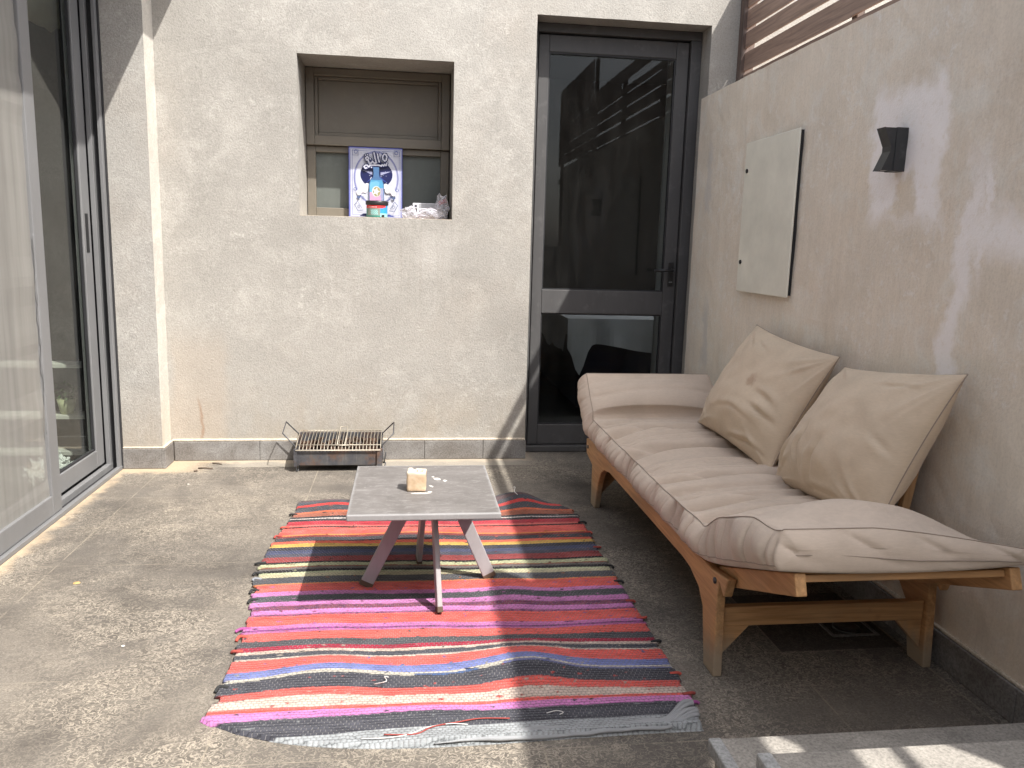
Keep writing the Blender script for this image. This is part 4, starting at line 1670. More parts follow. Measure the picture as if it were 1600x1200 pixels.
def mat_rug():
    t = NT('woven_rag_cloth')
    at = t.new('ShaderNodeAttribute', attribute_name='yarn')
    x, y, z = t.sep(t.coord())
    jit = t.math('MULTIPLY', t.noise(t.coord(), 30, 3), 0.012)
    rows = t.math('MULTIPLY', t.math('ADD', y, jit), math.pi / 0.0105)
    par = t.math('MULTIPLY', t.math('FLOOR', t.math('DIVIDE', t.math('ADD', y, jit), 0.0105)), 0.5)
    wx = t.math('ADD', t.math('DIVIDE', t.math('ADD', x, jit), 0.0125), par)
    sx = t.math('ABSOLUTE', t.math('SINE', t.math('MULTIPLY', wx, math.pi)))
    sy = t.math('ABSOLUTE', t.math('SINE', rows))
    hgt = t.math('MULTIPLY', t.math('POWER', sx, 0.6), t.math('POWER', sy, 0.6))
    sh = t.ramp(hgt, [(0.0, 0.34), (0.38, 0.88), (1.0, 1.10)])
    c = t.mix(1.0, at.outputs[0], sh, 'MULTIPLY')
    # pale warp threads showing between the dark rags
    dots = t.math('MULTIPLY', t.math('LESS_THAN', sx, 0.30), t.math('GREATER_THAN', sy, 0.55))
    c = t.mix(t.math('MULTIPLY', dots, 0.33), c, (0.30, 0.29, 0.29))
    fib = t.noise(t.coord((1, 4, 1)), 220, 3, 0.7)
    c = t.mix(1.0, c, t.ramp(fib, [(0.3, 0.78), (0.7, 1.18)]), 'MULTIPLY')
    n = t.bump(t.math('ADD', hgt, t.math('MULTIPLY', fib, 0.5)), 0.55, 0.003)
    t.p.inputs['Sheen Weight'].default_value = 0.1
    return t.set(c, 0.95, n, spec=0.1)


rug = k.build('rag_rug', mat_rug(), None, True, fix=False)
ca = rug.data.color_attributes.new('yarn', 'FLOAT_COLOR', 'POINT')
ca.data.foreach_set('color', [x for c in cols for x in c])
sol = rug.modifiers.new('thick', 'SOLIDIFY')
sol.thickness = 0.004
sol.offset = -1
tag(rug, 'striped rag rug in red, pink, grey and cream on the stone floor', 'rug')
thread_mats = {n: mat_flat('thread_' + n, c, 0.9) for n, c in {'white': (0.6, 0.58, 0.55), 'red': (0.28, 0.05, 0.04), 'black': (0.02, 0.02, 0.02), 'grey': (0.22, 0.23, 0.25), 'pink': (0.27, 0.06, 0.2), 'coral': (0.42, 0.07, 0.05)}.items()}


def thread(pts, r, mname):
    q = []
    pts = [Vector(p) for p in pts]
    for i in range(len(pts) - 1):
        for s in range(6):
            f = s / 6
            p0, p1, p2, p3 = pts[max(0, i - 1)], pts[i], pts[i + 1], pts[min(len(pts) - 1, i + 2)]
            q.append(0.5 * ((2 * p1) + (p2 - p0) * f + (2 * p0 - 5 * p1 + 4 * p2 - p3) * f * f + (3 * p1 - p0 - 3 * p2 + p3) * f ** 3))
    q.append(pts[-1])
    k = MB()
    k.tube(q, r, 5)
    k.build('loose_thread', thread_mats[mname], rug, True)


Z = lambda x, y: rug_z(x, y) + 0.006
def on(pts):
    return [(x, y, Z(x, y)) for x, y in pts]
thread(on([(-0.05, 1.665), (0.02, 1.66), (0.06, 1.685), (0.12, 1.70), (0.17, 1.712), (0.24, 1.708)]), 0.0016, 'red')
thread(on([(-0.10, 1.655), (-0.04, 1.652), (0.01, 1.662), (0.05, 1.684), (0.10, 1.694), (0.14, 1.690)]), 0.0012, 'white')
thread(on([(0.33, 1.722), (0.355, 1.730), (0.37, 1.722), (0.36, 1.714)]), 0.0010, 'white')
thread([(-0.08, 1.87, .02), (-0.05, 1.855, .035), (-0.055, 1.885, .03), (-0.045, 1.90, .02)], 0.0012, 'white')
thread([(0.458, 3.40, .05), (0.466, 3.36, .065), (0.460, 3.33, .055), (0.470, 3.30, .05)], 0.0012, 'white')
for (y, mname, ln) in ((2.70, 'black', .045), (2.61, 'black', .03), (2.47, 'black', .022), (2.21, 'pink', .055), (2.08, 'red', .028), (2.40, 'black', .02), (3.05, 'coral', .03), (2.16, 'coral', .025), (3.20, 'black', .03), (2.95, 'red', .022), (2.56, 'grey', .02), (1.90, 'black', .025)):
    xl = rug_left(y)
    thread([(xl + 0.02, y, 0.009), (xl - ln * .10, y + random.uniform(-.006, .006), 0.010), (xl - ln * .38, y + random.uniform(-.012, .010), 0.005)], 0.0045, mname)
for (y, mname, ln) in ((3.05, 'black', .03), (2.94, 'coral', .022), (2.78, 'red', .02), (2.60, 'black', .022), (2.47, 'black', .025), (2.32, 'red', .02), (2.20, 'coral', .03), (2.05, 'black', .025), (1.88, 'coral', .018), (1.78, 'red', .03), (1.74, 'pink', .025)):
    xr = rug_right(y)
    thread([(xr - 0.02, y, 0.009), (xr + ln * .15, y + random.uniform(-.006, .006), 0.010), (xr + ln * .45, y + random.uniform(-.012, .010), 0.006)], 0.0045, mname)
# loose twisted rags along the near hem
hem_m = mat_cloth('hem_rag', (0.26, 0.265, 0.272), (0.36, 0.36, 0.36))
for q in range(6):
    pts, rr_ = [], []
    u0 = (0.46, 0.52, 0.50, 0.60, 0.74, 0.86)[q]
    for i in range(70):
        f = i / 69
        u = u0 + (1.004 - u0) * f
        x = -0.47 + 1.155 * u
        off = 0.003 + 0.0075 * q * (1 - 0.25 * math.sin(f * 7 + q)) + 0.0035 * N1(u * 16, q * 9 + 1)
        pts.append((x, rug_front(u) + off + 0.040 * sstep(0.92, 1.0, u), 0.010 + 0.0035 * math.sin(f * 11 + q * 2.1) + 0.010 * sstep(0.90, 1.0, u) + 0.002 * N1(u * 40, q)))
        rr_.append((0.0052 + 0.0016 * N1(f * 9, q * 3)) * (0.25 + 0.75 * sstep(0, 0.18, f)))
    k = MB()
    k.tube(pts, 0.006, 7, rr=rr_)
    k.build('hem_rag', hem_m, rug, True)

# ================================================================== TABLE
tb = thing('side_table', 'low scuffed grey table with splayed flat legs standing on the rug', 'table', (0.0485, 2.4595, 0))
k = MB()
k.box(-0.171, 0.268, 2.201, 2.718, 0.326, 0.345)
tp = k.build('tabletop', M['tabletop'], tb, bevel=0.004, bseg=3)
feet = [(-0.128, 2.484), (0.096, 2.282), (0.268, 2.520), (0.040, 2.676)]
tops = [(0.022, 2.486), (0.080, 2.418), (0.138, 2.505), (0.058, 2.56)]
for (fx, fy), (tx, ty) in zip(feet, tops):
    zf = rug_z(fx, fy) + 0.003
    P, Q = Vector((fx, fy, zf + 0.012)), Vector((tx, ty, 0.3255))
    rad = Vector((fx - 0.07, fy - 2.49, 0)).normalized()
    k = MB()
    k.obox(P, Q, 0.042, 0.016, up=rad.cross(Vector((0, 0, 1))))
    lg = k.build('leg', M['table_leg'], tb, bevel=0.003)
    k = MB()
    d = (Q - P).normalized()
    k.obox(P - d * 0.014, P + d * 0.004, 0.0435, 0.0175, up=rad.cross(Vector((0, 0, 1))))
    k.build('foot_cap', M['rust_cap'], lg, bevel=0.002)
# spilt wax on the top
def blob(mb, cx, cy, pts, z, h):
    n = len(pts)
    i = len(mb.v)
    mb.v.append((cx, cy, z + h))
    for r in (0.75, 1.0):
        for (dx, dy) in pts:
            mb.v.append((cx + dx * r, cy + dy * r, z + (h * 0.8 if r < 1 else 0.0)))
    for q in range(n):
        mb.f.append((i, i + 1 + q, i + 1 + (q + 1) % n))
        mb.f.append((i + 1 + q, i + 1 + n + q, i + 1 + n + (q + 1) % n, i + 1 + (q + 1) % n))
        mb.mi += [0, 0]


def ragged(rx, ry, n, seed, rot=0):
    out = []
    for i in range(n):
        a = 2 * math.pi * i / n
        r = 1 + 0.35 * N1(i * 0.9, seed)
        x, y = rx * r * math.cos(a), ry * r * math.sin(a)
        out.append((x * math.cos(rot) - y * math.sin(rot), x * math.sin(rot) + y * math.cos(rot)))
    return out


for (cx, cy, rx, ry, n, sd_, ro) in ((0.040, 2.398, 0.030, 0.008, 20, 81, 0), (0.068, 2.410, 0.007, 0.008, 14, 82, 0), (0.074, 2.470, 0.005, 0.012, 12, 83, .5),
                                     (0.096, 2.550, 0.011, 0.016, 18, 84, .4), (0.120, 2.530, 0.007, 0.010, 14, 85, 0), (0.083, 2.575, 0.005, 0.007, 12, 86, 0)):
    k = MB()
    blob(k, cx, cy, ragged(rx, ry, n, sd_, ro), 0.3453, 0.0008)
    k.build('wax_spill', M['wax'], tp, True)

# candle
cdl = thing('candle', 'burnt down cube candle of sandy wax on the grey table', 'candle', (0.028, 2.438, 0.345))
cdl.rotation_euler = (0, 0, math.radians(-4))
k = MB()
N = 10
def cube_pt(a, c_, f):
    return None
bm = bmesh.new()
bmesh.ops.create_cube(bm, size=1.0)
bmesh.ops.subdivide_edges(bm, edges=bm.edges[:], cuts=11, use_grid_fill=True)
for v in bm.verts:
    p = v.co.copy()
    # rounded box
    h = Vector((max(-.40, min(.40, p.x)), max(-.40, min(.40, p.y)), max(-.42, min(.42, p.z))))
    d = p - h
    if d.length > 1e-6:
        m_ = Vector((.1 if abs(p.x) > .40 else 0, .1 if abs(p.y) > .40 else 0, .08 if abs(p.z) > .42 else 0))
        q = h + d.normalized() * min(d.length, 0.09)
    else:
        q = p
    q = q + mn.noise_vector(q * 6) * 0.018
    if q.z > 0.36:
        r = max(abs(q.x), abs(q.y))
        if r < 0.33:
            q.z -= 0.20 * sstep(0.33, 0.20, r)
        if q.x < -0.05 and q.x > -0.20 and q.y > 0.2:
            q.z -= 0.08
        if q.x > 0.0:
            q.z -= 0.04
    v.co = Vector((q.x * 0.060, q.y * 0.055, (q.z + 0.5) * 0.064))
me = bpy.data.meshes.new('wax_block')
bm.to_mesh(me)
bm.free()
me.materials.append(M['candle'])
me.polygons.foreach_set('use_smooth', [True] * len(me.polygons))
o = bpy.data.objects.new('wax_block', me)
COL.objects.link(o)
o.parent = cdl
k = MB()
k.tube([(0.028, 2.438, 0.345 + 0.045), (0.029, 2.439, 0.345 + 0.058), (0.032, 2.440, 0.345 + 0.062)], 0.0012, 6)
k.build('wick', M['black'], cdl, True)

# ================================================================== GRILL
gr = thing('charcoal_grill', 'small rusty charcoal grill with wire grate by the back wall', 'grill', (-0.33, 3.95, 0))
GX0, GX1, GY0, GY1, GZ0, GZ1 = -0.538, -0.128, 3.852, 4.035, 0.034, 0.112
k = MB()
t_ = 0.003
gi = 0.016
# tray with sloping sides
def tray(mb, x0, x1, y0, y1, z0, z1, slope):
    o_ = [(x0, y0, z1), (x1, y0, z1), (x1, y1, z1), (x0, y1, z1)]
    l_ = [(x0 + 0.004, y0 + slope, z0), (x1 - 0.004, y0 + slope, z0), (x1 - 0.004, y1 - slope, z0), (x0 + 0.004, y1 - slope, z0)]
    for q in range(4):
        mb.quad(o_[q], o_[(q + 1) % 4], l_[(q + 1) % 4], l_[q])
    mb.quad(*l_)


tray(k, GX0, GX1, GY0, GY1, GZ0, GZ1, 0.006)
bo = k.build('fire_box', M['grill'], gr, fix=True)
sm = bo.modifiers.new('sheet', 'SOLIDIFY')
sm.thickness = 0.003
k = MB()
for i in range(90):
    c0 = Vector((random.uniform(GX0 + .03, GX1 - .03), random.uniform(GY0 + .03, GY1 - .03), GZ0 + random.uniform(0.020, 0.066)))
    d = Vector((random.uniform(-1, 1), random.uniform(-1, 1), random.uniform(-.5, .5))).normalized() * random.uniform(.008, .018)
    k.obox(c0 - d, c0 + d, random.uniform(.012, .022), random.uniform(.010, .02), taper=random.uniform(.6, 1))
k.box(GX0 + .012, GX1 - .012, GY0 + .012, GY1 - .012, GZ0 + .005, GZ0 + .018)
k.build('charcoal', M['ash'], gr, fix=True)
# corner stand strips and wire legs
k = MB()
k.box(GX0 - 0.0055, GX0 + 0.010, GY0 - 0.0065, GY0 - 0.0015, 0.030, GZ1 + 0.004)
k.build('corner_strip', M['grill'], gr)
k = MB()
k.box(GX1 - 0.020, GX1 + 0.0055, GY0 - 0.0065, GY0 - 0.0015, 0.012, GZ1 + 0.004)
k.build('corner_strip', M['grill'], gr)
for x in (GX0, GX1):
    k = MB()
    k.tube([(x + 0.002, GY0 - .002, GZ0 + 0.01), (x + 0.006, GY0 + 0.006, 0.003), (x + 0.012, GY0 + 0.018, 0.003), (x + 0.02, GY0 + 0.03, GZ0)], 0.003, 6)
    k.build('wire_leg', M['wire_dark'], gr, True)
    k = MB()
    k.tube([(x + 0.002, GY1 - .01, GZ0 + 0.01), (x + 0.004, GY1 - 0.014, 0.003), (x + 0.010, GY1 - 0.03, 0.003), (x + 0.018, GY1 - 0.04, GZ0)], 0.003, 6)
    k.build('wire_leg', M['wire_dark'], gr, True)
# side handles
for sg, x in ((-1, GX0), (1, GX1)):
    k = MB()
    ya, yb = GY0 + 0.02, GY1 - 0.03
    out_, up_ = (0.060, 0.085) if sg < 0 else (0.058, 0.082)
    k.tube([(x, ya, GZ1 - 0.03), (x + sg * 0.002, ya, GZ1 + 0.008), (x + sg * out_, ya + .01, GZ1 + up_ - 0.018), (x + sg * out_, yb, GZ1 + up_ - 0.018),
            (x + sg * 0.002, yb, GZ1 + 0.008), (x, yb, GZ1 - 0.03)], 0.0032, 6)
    k.build('side_handle', M['wire_dark'], gr, True)
# wire grate
k = MB()
gx0, gx1, gy0, gy1, gz = GX0 + 0.004, GX1 - 0.004, GY0 - 0.004, GY1 - 0.004, GZ1 + 0.010
k.tube([(gx0, gy0 - .004, gz - 0.012), (gx1, gy0 - .004, gz - 0.012), (gx1, gy0 + .02, gz), (gx1, gy1, gz), (gx0, gy1, gz), (gx0, gy0 + .02, gz)], 0.0030, 6, closed=True)
k.tube([(gx0, gy0 + .030, gz), (gx1, gy0 + .030, gz)], 0.0024, 6)
for i in range(1, 24):
    x = gx0 + (gx1 - gx0) * i / 24
    k.tube([(x, gy1, gz + .001), (x, gy0 + .022, gz + .001), (x, gy0 - .004, gz - .011)], 0.0021, 5)
k.build('grate', M['wire'], gr, True)
k = MB()
xm = (GX0 + GX1) / 2 + 0.012
k.tube([(xm - .020, gy0 + .03, gz + .002), (xm - .018, gy1 - .02, gz + .004), (xm - .014, gy1 + .008, gz + .016), (xm + .018, gy1 + .008, gz + .016), (xm + .021, gy1 - .02, gz + .004), (xm + .016, gy0 + .03, gz + .002)], 0.0026, 6)
k.tube([(xm - .045, gy0 + .018, gz + .004), (xm + .040, gy0 + .018, gz + .004)], 0.0026, 6)
k.build('grate_handle', M['wire'], gr, True)
for ch in gr.children:          # the whole brazier leans on its longer back legs
    for v in ch.data.vertices:
        v.co.z += max(0.0, (v.co.y + 3.95 - GY0)) * 0.24 * min(1.0, max(0.0, v.co.z - 0.004) / 0.04)

# ================================================================== WINDOW SILL OBJECTS
SZ = 1.2257
pm = {}
def pmat(n, c, rough=0.35):
    if n not in pm:
        pm[n] = mat_flat('print_' + n, srgb(*c, 0.62), rough)
    return pm[n]


gb = thing('game_box', 'blue and white boxed game with Arabic title leaning in the window', 'box', (-0.17, 4.31, SZ))
BX0, BX1, BZ0, BZ1 = -0.311, -0.036, SZ + 0.001, 1.588
BW, BH = BX1 - BX0, BZ1 - BZ0
yb0, yb1 = 4.362, 4.386
lean = 0.008 / BH


def bp(u, v, off=0.0):
    """u,v in 0..1 from the upper left corner of the cover"""
    z = BZ1 - v * BH
    return (BX0 + u * BW, yb0 + (1 - v) * BH * lean - off, z)


k = MB()
f4 = [bp(0, 0), bp(1, 0), bp(1, 1), bp(0, 1)]
bk = [(p[0], p[1] + 0.024, p[2]) for p in f4]
k.poly(f4)
k.poly(bk[::-1])
for q in range(4):
    k.quad(f4[q], bk[q], bk[(q + 1) % 4], f4[(q + 1) % 4])
k.build('carton', mat_flat('carton_blue', srgb(70, 78, 158), 0.4), gb)

PAL = [('white', (226, 228, 244)), ('navy', (28, 34, 92)), ('blue', (62, 82, 168)), ('lilac', (176, 178, 214)), ('cyan', (96, 176, 220)), ('steel', (88, 128, 176)),
       ('pink', (236, 178, 214)), ('ochre', (182, 172, 128)), ('pure', (246, 246, 250)), ('slate', (92, 108, 148)), ('sky', (126, 196, 232))]
PI_ = {n: i for i, (n, c) in enumerate(PAL)}
art = MB()
lay = [0]


def crop_uv(x, y):
    return ((x - 128.0) / 752.0, (y - 72.0) / 1000.0)


def apoly(pts, col, uv=False, step=True):
    if step:
        lay[0] += 1
    off = 0.0004 + 0.00010 * lay[0]
    art.poly([bp(*(p if uv else crop_uv(*p)), off) for p in pts], PI_[col])


def aell(cx, cy, rx, ry, col, n=40, a0=0, a1=360):
    apoly([(cx + rx * math.cos(math.radians(a0 + (a1 - a0) * i / n)), cy + ry * math.sin(math.radians(a0 + (a1 - a0) * i / n))) for i in range(n + (0 if a1 - a0 == 360 else 1))], col)


def aring(cx, cy, rx, ry, w, col, n=40):
    lay[0] += 1
    off = 0.0004 + 0.00010 * lay[0]
    for i in range(n):
        a, c = 2 * math.pi * i / n, 2 * math.pi * (i + 1) / n
        pts = [(cx + (rx + s) * math.cos(t), cy + (ry + s) * math.sin(t)) for s, t in ((0, a), (w, a), (w, c), (0, c))]
        art.poly([bp(*crop_uv(*p), off) for p in pts], PI_[col])


def astroke(pts, w, col):
    lay[0] += 1
    off = 0.0004 + 0.00010 * lay[0]
    for i in range(len(pts) - 1):
        a, c = Vector(pts[i]), Vector(pts[i + 1])
        d = (c - a)
        if d.length < 1e-6:
            continue
        d.normalize()
        nn = Vector((-d.y, d.x)) * w / 2
        e = d * w * 0.35
        q = [a - e + nn, c + e + nn, c + e - nn, a - e - nn]
        art.poly([bp(*crop_uv(p.x, p.y), off + 0.000004 * i) for p in q], PI_[col])


def arect(x0, y0, x1, y1, w, col):
    astroke([(x0, y0), (x1, y0), (x1, y1), (x0, y1), (x0, y0)], w, col)


apoly([(140, 84), (872, 84), (872, 1062), (140, 1062)], 'lilac')
apoly([(160, 104), (852, 104), (852, 1042), (160, 1042)], 'white')
arect(178, 122, 836, 1024, 5, 'blue')
aell(512, 500, 318, 380, 'lilac')
aell(512, 500, 290, 350, 'white')
aring(512, 500, 304, 364, 5, 'blue')
aell(516, 450, 226, 190, 'navy')
# star rays behind the bottle
for dx, dy, w in ((-200, -60, 40), (205, -50, 40), (-150, 120, 30), (160, 120, 30)):
    apoly([(516 + dx * .28, 450 + dy * .28 - w * .5), (516 + dx, 450 + dy), (516 + dx * .28, 450 + dy * .28 + w * .6)], 'lilac' if dy < 0 else 'blue')
for i in range(26):
    a = random.uniform(0, 6.28)
    r = random.uniform(.3, .92)
    aell(516 + 215 * r * math.cos(a), 455 + 178 * r * math.sin(a), 4, 4, 'white', 8)
# splash clouds
for sx in (-1, 1):
    for i in range(9):
        aell(516 + sx * (130 + 20 * i * .7 + 12 * N1(i, 3)), 620 + 40 * N1(i * 1.7, 5) + 9 * i, 38, 42, 'pure', 16)
    for i in range(8):
        aell(516 + sx * (150 + 18 * N1(i * 3, 7) + 10 * i), 640 + 16 * i, 4, 4, 'slate' if i % 2 else 'pink', 8)
    # corner rosettes
    aring(512 + sx * 284, 140, 18, 20, 7, 'blue', 18)
    aring(512 + sx * 296, 662, 15, 17, 6, 'blue', 18)
    arect(512 + sx * 250, 112, 512 + sx * 330, 190, 4, 'slate')
    # hearts
    hx, hy = 512 + sx * 246, 775
    apoly([(hx, hy + 34), (hx - 28, hy), (hx - 22, hy - 18), (hx - 8, hy - 20), (hx, hy - 8), (hx + 8, hy - 20), (hx + 22, hy - 18), (hx + 28, hy)], 'slate')
    for q in range(3):
        astroke([(hx - sx * 44, hy - 8 + q * 14), (hx - sx * 78, hy - 8 + q * 14 + 3)], 5, 'slate')
    # hexagon card outlines
    astroke([(512 + sx * 262, 830), (512 + sx * 305, 880), (512 + sx * 255, 970), (512 + sx * 185, 955)], 7, 'slate')
    astroke([(512 + sx * 262, 830), (512 + sx * 200, 930)], 5, 'slate')
    aring(512 + sx * 245, 905, 12, 16, 5, 'slate', 14)
apoly([(280, 1040), (330, 1005), (470, 1000), (470, 1040)], 'navy')
apoly([(560, 1040), (560, 1010), (700, 1010), (780, 1040)], 'blue')
# bottle
apoly([(470, 345), (556, 345), (552, 430), (560, 490), (600, 520), (622, 590), (622, 860), (412, 860), (412, 590), (432, 520), (470, 490), (476, 430)], 'steel')
apoly([(440, 528), (592, 528), (612, 592), (612, 700), (422, 700), (422, 592)], 'cyan')
apoly([(434, 560), (520, 540), (560, 560), (540, 700), (424, 700), (424, 600)], 'sky')
apoly([(422, 700), (612, 700), (612, 858), (422, 858)], 'pink')
apoly([(560, 640), (612, 640), (612, 858), (585, 858)], 'lilac')
aell(516, 690, 62, 76, 'pure')
aell(520, 690, 54, 68, 'ochre')
star = []
for i in range(10):
    a = -math.pi / 2 + i * math.pi / 5 + 0.25
    r = 1.0 if i % 2 == 0 else 0.42
    star.append((512 + 58 * r * math.cos(a), 690 + 66 * r * math.sin(a)))
apoly(star, 'pure')
astroke([(430, 520), (438, 500), (448, 492)], 8, 'pure')
# Arabic title
strokes = [
    [(610, 180), (625, 162), (648, 165), (662, 195), (656, 240), (634, 258), (610, 240), (602, 210), (610, 180)],
    [(530, 165), (540, 215), (556, 272)],
    [(482, 150), (496, 220), (514, 285), (488, 296), (462, 268), (446, 292), (420, 296), (400, 262), (378, 252), (366, 226), (388, 204), (410, 222), (396, 252)],
    [(662, 288), (650, 318), (628, 306), (618, 324), (596, 312), (586, 326), (540, 318), (480, 320), (440, 322), (420, 300)],
    [(432, 322), (408, 346), (386, 322), (360, 326), (344, 346), (362, 370), (384, 362)],
]
dots = [(362, 186), (392, 178), (432, 238), (448, 352)]
for s_ in strokes:
    astroke(s_, 44, 'navy')
for d_ in dots:
    aell(d_[0], d_[1], 22, 22, 'navy', 12)
for s_ in strokes:
    astroke(s_, 20, 'white')
for d_ in dots:
    aell(d_[0], d_[1], 10, 10, 'white', 10)
art.build('cover_art', [pmat(n, c) for n, c in PAL], gb, fix=False)

jr = thing('plastic_jar', 'squat jar with black lid and red and blue label before the game box', 'jar', (-0.163, 4.235, SZ))
JC = (-0.163, 4.270, SZ)
JR = 0.055
k = MB()
k.lathe([(JR - 0.006, 0.0), (JR - 0.002, 0.004), (JR - 0.002, 0.066)], JC, 36)
k.build('jar_body', mat_flat('jar_plastic', (0.03, 0.05, 0.05), 0.3), jr, True)
k = MB()
k.lathe([(JR + 0.002, 0.066), (JR + 0.003, 0.068), (JR + 0.003, 0.084), (JR, 0.087)], JC, 36)
k.build('lid', M['black'], jr, True)
k = MB()
LP = ['red', 'skyb', 'aqua', 'grey', 'white', 'dark', 'teal']
LC = [(214, 60, 62), (60, 150, 214), (150, 206, 206), (128, 140, 132), (236, 236, 236), (34, 36, 40), (60, 140, 128)]
NA, NH = 48, 16
for i in range(NA):
    for j in range(NH):
        a0 = math.pi * (1.06 + 0.88 * i / NA)
        a1 = math.pi * (1.06 + 0.88 * (i + 1) / NA)
        z0 = SZ + 0.006 + 0.058 * j / NH
        z1 = SZ + 0.006 + 0.058 * (j + 1) / NH
        u, v = (i + .5) / NA, (j + .5) / NH
        mi = 3
        if v > 0.72 + 0.25 * max(0, u - .5) and u < .86:
            mi = 0
            if 0.18 < u < 0.5 and 0.82 < v < 0.9 and i % 2:
                mi = 4
        elif u > 0.62:
            mi = 1 if v > 0.30 else 2
            if v < 0.2 and 0.66 < u < .8:
                mi = 5
        elif u < 0.12:
            mi = 6
        elif v < 0.12:
            mi = 6
        elif 0.3 < u < 0.55 and 0.2 < v < 0.6:
            mi = 2 if (i + j) % 3 else 3
        r = JR - 0.0012
        k.quad((JC[0] + r * math.cos(a0), JC[1] + r * math.sin(a0), z0), (JC[0] + r * math.cos(a1), JC[1] + r * math.sin(a1), z0),
               (JC[0] + r * math.cos(a1), JC[1] + r * math.sin(a1), z1), (JC[0] + r * math.cos(a0), JC[1] + r * math.sin(a0), z1), mi)
k.build('label', [mat_flat('jar_' + n, srgb(*c, 0.8), 0.35) for n, c in zip(LP, LC)], jr, True, fix=False)


def pack(name, label, x0, x1, y0, y1, z0, z1, rz):
    c0 = Vector(((x0 + x1) / 2, (y0 + y1) / 2, z0))
    t = thing(name, label, 'packet', c0, 'white card packets in the window')
    t.rotation_euler = (0, 0, rz)
    k = MB()
    k.box(x0, x1, y0, y1, z0, z1)
    k.build('card_body', mat_flat('white_card', (0.62, 0.61, 0.64), 0.45), t, bevel=0.0015)
    k = MB()
    k.box(x0 + 0.032, x1 - 0.001, y0 - 0.0006, y0 - 0.0001, z0 + 0.003, z1 - 0.003)
    k.build('grey_print', mat_flat('grey_print', (0.36, 0.36, 0.38), 0.45), t)
    k = MB()
    k.box(x0 + 0.010, x0 + 0.022, y0 - 0.0006, y0 - 0.0001, z0 + 0.006, z0 + 0.018)
    k.build('small_print', mat_flat('dark_print', (0.06, 0.06, 0.08), 0.5), t)
    return t


pack('card_packet', 'white card packet lying on the sill beneath another one', 0.040, 0.186, 4.262, 4.325, SZ + 0.030, SZ + 0.056, 0.04)
pack('card_packet', 'upper white card packet on top of another at the right of the sill', 0.020, 0.172, 4.258, 4.322, SZ + 0.0565, SZ + 0.0835, -0.05)
k = MB()
k.box(0.046, 0.184, 4.272, 4.330, SZ + 0.001, SZ + 0.0295)
o = k.build('cardboard_box', mat_flat('brown_card', (0.16, 0.07, 0.04), 0.7), None, bevel=0.001)
tag(o, 'dark brown small box under the white packets on the window sill', 'box')


def mat_film():
    t = NT('clear_crumpled_film')
    tr = t.new('ShaderNodeBsdfTransparent')
    gl = t.new('ShaderNodeBsdfGlossy')
    gl.inputs['Roughness'].default_value = 0.12
    df = t.new('ShaderNodeBsdfDiffuse')
    df.inputs[0].default_value = (0.72, 0.70, 0.76, 1)
    lw = t.new('ShaderNodeLayerWeight')
    lw.inputs[0].default_value = 0.35
    m1 = t.new('ShaderNodeMixShader')
    m1.inputs[0].default_value = 0.15
    t.link(df.outputs[0], m1.inputs[1])
    t.link(gl.outputs[0], m1.inputs[2])
    m2 = t.new('ShaderNodeMixShader')
    t.link(t.ramp(lw.outputs[1], [(0.0, 0.20), (0.7, 0.62)]), m2.inputs[0])
    t.link(tr.outputs[0], m2.inputs[1])
    t.link(m1.outputs[0], m2.inputs[2])
    t.link(m2.outputs[0], t.out.inputs[0])
    return t.m


FILM = mat_film()


def film(label, c, rx, ry, rz, seed, grp):
    bm = bmesh.new()
    bmesh.ops.create_icosphere(bm, subdivisions=4, radius=1.0)
    for v in bm.verts:
        p = v.co.copy()
        d = 1 + 0.55 * mn.noise(p * 1.4 + Vector((seed, 0, 0))) + 0.30 * abs(mn.noise(p * 3.0 + Vector((0, seed, 0)))) - 0.06 * abs(mn.noise(p * 7.0 + Vector((0, 0, seed))))
        v.co = Vector((p.x * rx * d, p.y * ry * d, max(-rz * 0.9, p.z * rz * d)))
    me = bpy.data.meshes.new('plastic_bag')
    bm.to_mesh(me)
    bm.free()
    me.materials.append(FILM)
    o = bpy.data.objects.new('plastic_bag', me)
    zmin = min(v.co.z for v in me.vertices)
    o.location = (c[0], c[1], SZ - zmin + 0.001)
    COL.objects.link(o)
    tag(o, label, 'plastic bag', grp)
    return o


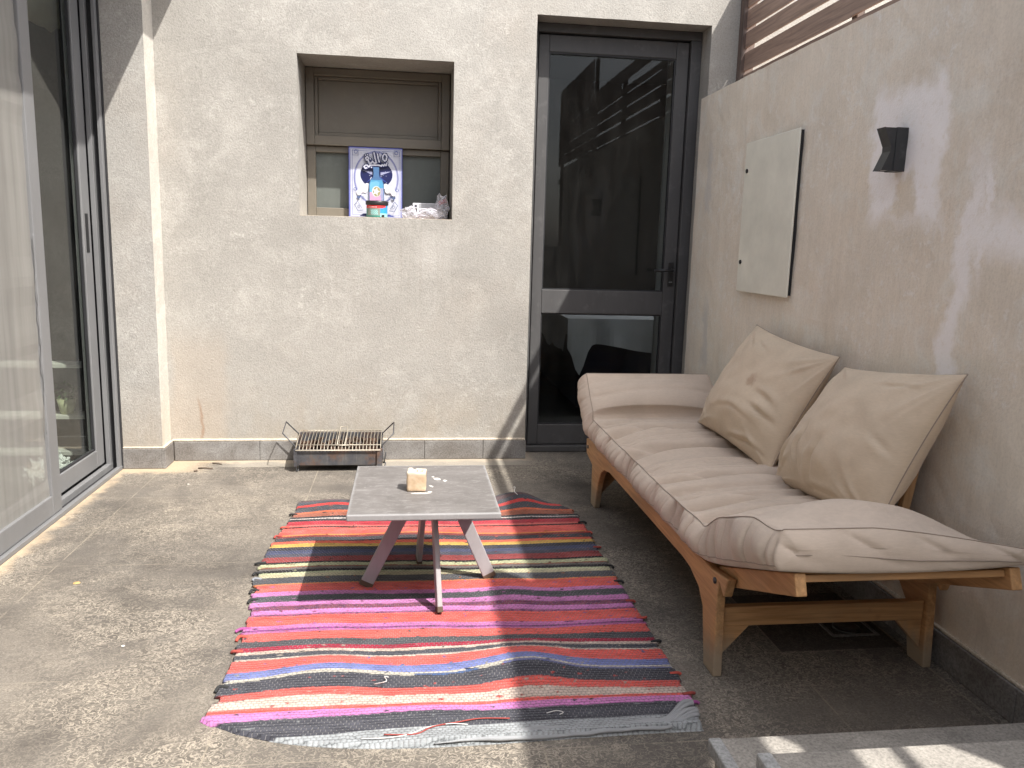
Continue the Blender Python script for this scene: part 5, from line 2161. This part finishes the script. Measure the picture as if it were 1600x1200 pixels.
film('thin clear plastic bag crumpled beside the game box', (0.000, 4.205, 0), 0.040, 0.03, 0.030, 3.0, 'crumpled plastic bags on the sill')
film('crumpled clear plastic bag in front of the stacked packets', (0.098, 4.190, 0), 0.062, 0.03, 0.026, 8.0, 'crumpled plastic bags on the sill')
film('taller crumpled plastic wrapper with a red tip in the sill corner', (0.166, 4.195, 0), 0.034, 0.03, 0.060, 12.0, 'crumpled plastic bags on the sill')
k = MB()
k.obox((0.150, 4.225, SZ + 0.083), (0.190, 4.222, SZ + 0.098), 0.004, 0.020)
o = k.build('paper_scrap', mat_flat('red_scrap', (0.42, 0.06, 0.05), 0.5))
tag(o, 'small red scrap of wrapper tucked at the end of the packets', 'scrap')

# ================================================================== SMALL FLOOR THINGS
dr = thing('floor_drain', 'round metal floor drain in a square frame beneath the sofa', 'drain', (1.305, 2.105, 0))
k = MB()
frame_rect(k, 1.235, 1.382, 2.055, 2.160, 0.010, 0.001, 0.004)
k.v = [(p[0], p[2], p[1]) for p in k.v]
k.build('frame', M['skirting'], dr)
k = MB()
k.lathe([(0.040, 0.0008), (0.040, 0.006), (0.034, 0.009), (0.030, 0.006), (0.0, 0.007)][:4], (1.305, 2.105, 0), 28)
k.build('grate', mat_flat('drain_metal', (0.10, 0.10, 0.10), 0.3, 0.9), dr, True)

for lab, pts, r in (('longer dry twig on the sandy floor by the back skirting', [(-1.005, 3.925, .004), (-0.97, 3.922, .006), (-0.936, 3.914, .004)], 0.0032),
                    ('short dry twig just below the back skirting tiles', [(-0.960, 4.018, .004), (-0.935, 4.008, .005), (-0.912, 3.998, .004)], 0.0026),
                    ('tiny dark twig stub nearest the pilaster foot', [(-1.012, 3.872, .004), (-0.998, 3.880, .005)], 0.004)):
    k = MB()
    k.tube(pts, r, 6)
    o = k.build('twig', M['twig'], None, True)
    tag(o, lab, 'twig', 'twigs on the floor by the back wall')
k = MB()
blob(k, -1.050, 2.585, ragged(0.011, 0.010, 14, 91, .3), 0.0012, 0.003)
o = k.build('dry_leaf', M['dry_leaf'], None, True)
tag(o, 'small yellow dry leaf on the sunlit floor near the sliding door', 'leaf')
for i, (x, y, lab) in enumerate(((-0.766, 2.151, 'white plaster chip on the bare sunlit floor left of the rug'), (-0.985, 3.667, 'white plaster chip lying nearer the pilaster than the rug'))):
    k = MB()
    blob(k, x, y, ragged(0.005, 0.004, 10, 95 + i), 0.0012, 0.002)
    o = k.build('plaster_chip', M['chip'], None, False)
    tag(o, lab, 'chip', 'plaster chips on the floor')
